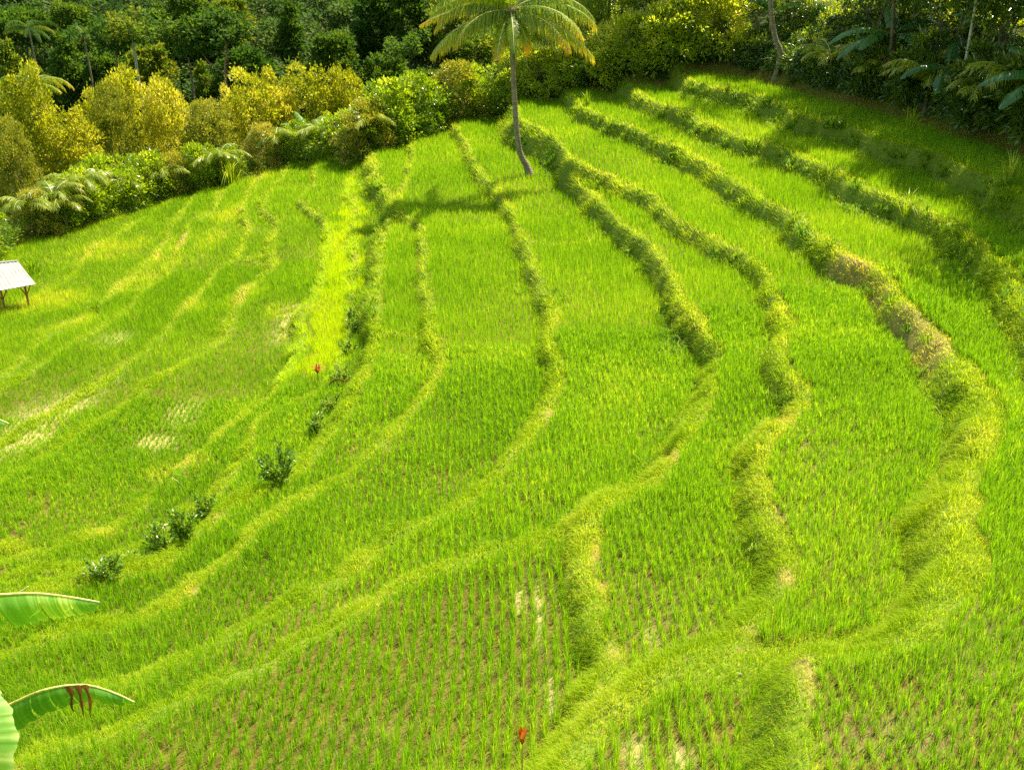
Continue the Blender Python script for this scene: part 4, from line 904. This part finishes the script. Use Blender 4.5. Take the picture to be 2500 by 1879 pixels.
def tuft(px, py, z, n, L_, w, lab, spread=.6, mat=M_tuss, xy=None, rr=.08, t0=.55):
    q = hit(px, py) if xy is None else np.array(xy)
    K = (q[0], q[1], G1(*q)); mb = MB(); az = rng.uniform(0, 2 * PI, n); r_ = np.abs(rng.normal(0, rr, n))
    blades(mb, np.column_stack([np.cos(az) * r_, np.sin(az) * r_, 0 * az - .03]), L_ * rng.uniform(.45, 1.1, n), w, az, np.clip(rng.normal(spread, .22, n), .05, .96), rng.normal(t0, .15, n), True, .5)
    o = obj('grass_clump', mb, mat); o.location = K; tag(o, lab, 'grass clump')
tuft(402,1190,-4.9,70,1.0,.022,'pale spiky grass clump on the ridge below the shrubs',.6)
tuft(1640,840,-1.4,110,.95,.03,'large dark spiky grass clump hanging on the curved bank right of centre',.7,t0=.35)
tuft(565,440,-6,160,2.2,.06,'tall light green grass clump standing at the hedge foot',.35,rr=.4,xy=edge_at(565)+np.array([0,.2]))
tuft(1432,262,.3,60,1.3,.04,'upright grass spikes at the start of the longest bank',.3)
tuft(2222,330,1.8,24,1.9,.05,'tall bright spiky grass stem clump on the second highest bank',.18,rr=.1,t0=.6)
tuft(2462,450,1.9,60,1.7,.05,'spiky reed clump at the right end of the second highest bank',.4,t0=.6)
tuft(2210,530,1.2,40,1.5,.035,'thin arching grass spray on the third bank from the wood',.5,t0=.7)
tuft(235,760,-6,70,.9,.03,'pale reedy clump in the left terraces below the pavilion',.5)
tuft(80,670,-6.6,90,1.3,.05,'tall dark reeds just right of the pavilion roof',.3,rr=.4,t0=.3)
tuft(1045,890,-3,60,.75,.03,'dark shaggy grass clump on the low bank left of centre',.7,t0=.25)
# near slope: tall grass and a red-leaved sprig
gy0 = 9.6; tuft(0, 0, 0, 70, 1.1, .014, 'long pale grass blades rising at the bottom picture edge', .55, xy=(-.95, 10.35), rr=.25, t0=.45)
def sprig():
    y = 10.2; t = atd(1275, 1800, y); K = np.array([t[0], y, G1(t[0], y)]); root = empty('red_leaf_plant', K); tag(root, 'small plant with orange-red upright leaves at the bottom picture edge', 'plant')
    H = t[2] - K[2]; st = MB(); tube(st, [[0, 0, -.1], [0, 0, H * .5], [0, 0, H]], [.014, .012, .008], 6); obj('stem', st, M_bark_red, root, True)
    for i in range(7):
        az = i * 2.4; P = np.array([[0, 0, H - .12], [math.cos(az) * .03, math.sin(az) * .03, H + .02], [math.cos(az) * .08, math.sin(az) * .05, H + .17]])
        lf = MB(); Q = smooth_line(list(P), 4); n = len(Q); w = .035 * np.sin(PI * np.linspace(.08, 1, n)); s = np.array([-math.sin(az), math.cos(az), 0])
        V = np.stack([Q - s * w[:, None], Q + [0, 0, -.006], Q + s * w[:, None]], 1).reshape(-1, 3); b = np.arange(n - 1)[:, None] * 3
        lf.add(V, np.concatenate([b + [0, 1, 4, 3], b + [1, 2, 5, 4]]), None, rng.uniform(.3, .8)); obj('leaf', lf, M_red, root, True)
sprig()
def stone(px, py, y, s, lab):
    t = atd(px, py, y); mb = MB(); a = np.linspace(0, PI, 9)
    x, yy = t[0], y; K = (x, yy, G1(x, yy) + .3 * s); tube(mb, np.stack([-s * np.cos(a), 0 * a, .1 * s * np.sin(a * 2)], 1), s * .5 * np.sin(a) * (1 + .15 * np.sin(a * 5)) + .002, 9)
    o = obj('stone', mb, M_pale, None, True); o.location = K; tag(o, lab, 'stone')
stone(1310, 1872, 10.45, .12, 'pale stone beside the red-leaved sprig at the bottom picture edge')
q = onz(1803, 1655, -.35); stone(1803, 1655, q[1], .07, 'small white stone on the grass ridge between the near paddies')

# ------------------------------------------------------------------ foreground banana plants at left
def fg_plants():
    # first plant: two long leaves reaching in, one broad upright leaf
    def leafpix(name_root, K, pts, hang, W, **kw):
        P = [atd(a, b, y) - K for a, b, y in pts]
        bl, rb = banana_leaf(P, hang, W, **kw); f = obj('leaf', bl, M_banana, name_root, True); obj('midrib', rb, M_rib, f, True); return f
    K = np.array([-5.6, 6.3, G1(-5.6, 6.3)]); r = empty('banana_plant', K); tag(r, 'banana plant at lower left with two long hanging leaves and a broad upright one', 'banana plant')
    top = atd(-330, 1640, 6.3) - K; mb = MB(); PP = smooth_line([np.array([0, 0, -.3]), top * .5 + [.05, 0, 0], top], 5); tube(mb, PP, .15 - .07 * np.linspace(0, 1, len(PP)), 14); obj('stem', mb, M_stem, r, True)
    h = (0, .25, -1)
    leafpix(r, K, [(-300,1600,6.35),(-180,1510,6.6),(-60,1462,6.8),(60,1449,6.9),(150,1455,6.95),(243,1470,7)], (.05, .3, -1), .36, sides=(1, 1), fold=1.25, seed=4, tears=4, tint=.6, edge=True)
    leafpix(r, K, [(-290,1640,6.2),(-120,1730,6.3),(20,1724,6.4),(90,1688,6.4),(200,1670,6.45),(270,1688,6.5),(328,1712,6.5)][0:1] + [(-120,1790,6.3),(20,1722,6.4),(110,1684,6.4),(200,1672,6.45),(270,1688,6.5),(328,1714,6.5)], (.05, .3, -1), .30, sides=(1, 1), fold=1.3, seed=8, tears=12, tint=.3)
    leafpix(r, K, [(-310,1700,6.2),(-220,1650,6.),(-150,1690,5.8),(-75,1790,5.6),(-62,1950,5.4),(-55,2100,5.2)], (1, .2, -.3), .27, sides=(1, 1), fold=.35, seed=12, tears=1, tint=.38, edge=True)
    leafpix(r, K, [(-280,1620,6.3),(-120,1520,6.9),(0,1475,7.2),(70,1432,7.3)], (.1, .3, -1), .08, sides=(1, 1), fold=.8, seed=14, tears=0, tint=.55)
    leafpix(r, K, [(-290,1640,6.2),(-200,1400,6.2),(-260,1150,6.4),(-420,1000,6.7)], (0, 0, -1), .3, sides=(1, 1), fold=.6, seed=15, tears=6, tint=.4)
    # withered strips on the lower long leaf
    for k, (a, b, c, d) in enumerate([(165,1676,182,1738),(188,1673,206,1745),(208,1672,226,1750)]):
        p0 = atd(a, b, 6.38) - K; p1 = atd(c, d, 6.36) - K; mb = MB(); s = np.linspace(0, 1, 7)[:, None]; Q = p0 * (1 - s) + p1 * s; Q[:, 0] += .012 * np.sin(s[:, 0] * 5); w = .024 * (1.1 - s) * (1 + .5 * np.sin(s * 11 + k)); Q[:, 0] += .006 * np.sin(s[:, 0] * 7 + k * 2)
        V = np.stack([Q - [1, 0, 0] * w, Q + [0, .012, 0], Q + [1, 0, 0] * w], 1).reshape(-1, 3); bb = np.arange(6)[:, None] * 3
        mb.add(V, np.concatenate([bb + [0, 1, 4, 3], bb + [1, 2, 5, 4]]), None, .3 + .15 * k); obj('withered_strip', mb, M_dead, r)
    K = np.array([-5.2, 7.4, G1(-5.2, 7.4)]); 
    K2 = np.array([-6.2, 8.2, G1(-6.2, 8.2)]); r = empty('banana_plant', K2); tag(r, 'banana plant showing one yellow-green leaf tip above the other foreground banana leaves', 'banana plant')
    top = atd(-420, 1180, 8.2) - K2; mb = MB(); PP = smooth_line([np.array([0, 0, -.3]), top * .5, top], 5); tube(mb, PP, .13 - .06 * np.linspace(0, 1, len(PP)), 12); obj('stem', mb, M_stem, r, True)
    leafpix(r, K2, [(-400,1150,8.2),(-260,1020,8.3),(-130,985,8.4),(-40,1010,8.5),(22,1035,8.5)], (.1, .2, -1), .30, sides=(1, 1), fold=.95, seed=21, tears=5, tint=.6)
    leafpix(r, K2, [(-410,1150,8.2),(-520,1020,8.3),(-620,1080,8.4),(-680,1200,8.5)], (0, .2, -1), .26, sides=(1, 1), fold=.9, seed=22, tears=5, tint=.4)
fg_plants()

# ------------------------------------------------------------------ pavilion at left
def pavilion():
    m, nt, N, L = mat_new('roof_sheet'); tc = N.new('ShaderNodeTexCoord'); no = N.new('ShaderNodeTexNoise'); no.inputs['Scale'].default_value = 2.2; no.inputs['Detail'].default_value = 8; no.inputs['Roughness'].default_value = .75
    L.new(tc.outputs['Object'], no.inputs['Vector']); cr = N.new('ShaderNodeValToRGB'); e = cr.color_ramp.elements; e[0].position = .35; e[0].color = (.33, .31, .28, 1); e[1].position = .65; e[1].color = (.50, .48, .45, 1)
    L.new(no.outputs['Fac'], cr.inputs[0]); p = N.new('ShaderNodeBsdfPrincipled'); p.inputs['Roughness'].default_value = .45; L.new(cr.outputs[0], p.inputs['Base Color']); o = N.new('ShaderNodeOutputMaterial'); L.new(p.outputs[0], o.inputs[0])
    M_wood = bark_mat('painted_wood', (.22, .06, .03), (.36, .12, .06), 6)
    y = onz(85, 740, -6.3)[1]
    zg = -6.4
    # eave corner (85,672), ridge end near (13,640), left eave (0,712)
    A = atd(84, 673, y); Rg = atd(12, 640, y + 1.6); 
    K = np.array([A[0] - 2.2, y + .3, G1(A[0] - 2.2, y + .3)]); r = empty('pavilion', K); tag(r, 'open field shelter with a corrugated metal roof and red-brown posts', 'shelter')
    ez = A[2] - K[2] - .45; hz = Rg[2] - K[2] + .5
    cx, cy = 0, .0
    C_ = [np.array(v) for v in [(2.2, -.3, ez), (.5, -2.6, ez - .02), (-2.6, -1.6, ez), (-1.2, 1.9, ez)]]
    # gable roof: ridge from r1 to r2
    r1 = np.array([.62, 1.35, ez + .72]); r2 = np.array([-2.0, -.1, ez + .85])
    e1 = np.array([2.2, -.35, ez]); e2 = np.array([-.6, -2.2, ez - .05]); f1 = np.array([-.6, 2.6, ez + .1]); f2 = np.array([-3.2, .9, ez + .1])
    def sheet(mb, a, b, c, d, n=40):      # a-b eave, d-c ridge, corrugated
        u = np.linspace(0, 1, n * 4 + 1)[:, None]; lo = a * (1 - u) + b * u; hi = d * (1 - u) + c * u
        nm = unit(np.cross(b - a, d - a)); nm = nm if nm[2] > 0 else -nm; wv = np.sin(u * n * 2 * PI) * .018
        lo = lo + nm * wv; hi = hi + nm * wv; V = np.stack([lo, hi, lo - nm * .012, hi - nm * .012], 1).reshape(-1, 3); b_ = np.arange(len(u) - 1)[:, None] * 4
        mb.add(V, np.concatenate([b_ + [0, 4, 5, 1], b_ + [2, 3, 7, 6], b_ + [0, 2, 6, 4], b_ + [1, 5, 7, 3]]), None, .5)
    mb = MB(); sheet(mb, e1, e2, r2, r1, 16); sheet(mb, f1, f2, r2 + [0, 0, .004], r1 + [0, 0, .004], 16); ro = obj('roof', mb, m, r)
    mb = MB(); tube(mb, np.array([r1 + [0, 0, .03], (r1 + r2) / 2 + [0, 0, .03], r2 + [0, 0, .03]]), .05, 8); obj('ridge_cap', mb, m, ro, True)
    for a, t in ((e1, .1), (e1, .9), (f1, .1), (f1, .9), (e1, .5)):
        q = (a * (1 - t) + (e2 if a is e1 else f2) * t); c = (r1 + r2) / 2; q = q * .88 + c * .12; zt = q[2] - .05
        gl = G1(K[0] + q[0], K[1] + q[1]) - K[2]; mb = MB(); tube(mb, np.array([[q[0], q[1], gl - .2], [q[0], q[1], (gl + zt) / 2], [q[0], q[1], zt]]), .06, 4); 
        for sg in (-1, 1): tube(mb, np.array([[q[0], q[1], zt - .7], [q[0] + sg * .3, q[1] + sg * .1, zt - .05]]), .03, 4)
        obj('post', mb, M_wood, r)
    for a, b in ((e1, e2), (f1, f2), (e1, f1), (e2, f2)):
        c = np.array([0, 0, -.09]); ctr = (r1 + r2) / 2; a_ = a * .88 + ctr * .12; b_ = b * .88 + ctr * .12; a_[2] = a[2] + .02; b_[2] = b[2] + .02
        mb = MB(); tube(mb, np.array([a_ + c, (a_ + b_) / 2 + c, b_ + c]), .045, 4); obj('beam', mb, M_wood, r)
pavilion()

# ------------------------------------------------------------------ light
sun_dir = unit(np.array([.40, .42, .97]))
el = math.asin(sun_dir[2]); 
sd = bpy.data.lights.new('sun', 'SUN'); sd.energy = 4.6; sd.angle = R(.5); sd.color = (1, .92, .70)
so = bpy.data.objects.new('sun', sd); COL.objects.link(so); so.rotation_euler = Vector(-sun_dir).to_track_quat('-Z', 'Y').to_euler(); so.location = (20, 20, 60)
w = bpy.data.worlds.new('World'); sc.world = w; w.use_nodes = True; nt = w.node_tree; bg = nt.nodes['Background']
sky = nt.nodes.new('ShaderNodeTexSky'); sky.sky_type = 'NISHITA'; sky.sun_disc = False; sky.sun_elevation = el; sky.sun_rotation = math.atan2(sun_dir[0], sun_dir[1])
mu = nt.nodes.new('ShaderNodeMix'); mu.data_type = 'RGBA'; mu.blend_type = 'MULTIPLY'; mu.inputs[0].default_value = 1; mu.inputs[7].default_value = (1, .93, .66, 1); nt.links.new(sky.outputs[0], mu.inputs[6]); nt.links.new(mu.outputs[2], bg.inputs[0]); bg.inputs[1].default_value = .15
sc.view_settings.view_transform = 'Standard'; sc.view_settings.look = 'None'; sc.view_settings.exposure = 1.22; sc.view_settings.gamma = 1
sc.cycles.max_bounces = 7; sc.cycles.diffuse_bounces = 4; sc.cycles.glossy_bounces = 2; sc.cycles.transmission_bounces = 5
sc.cycles.use_denoising = False
for n_ in list(used): pass
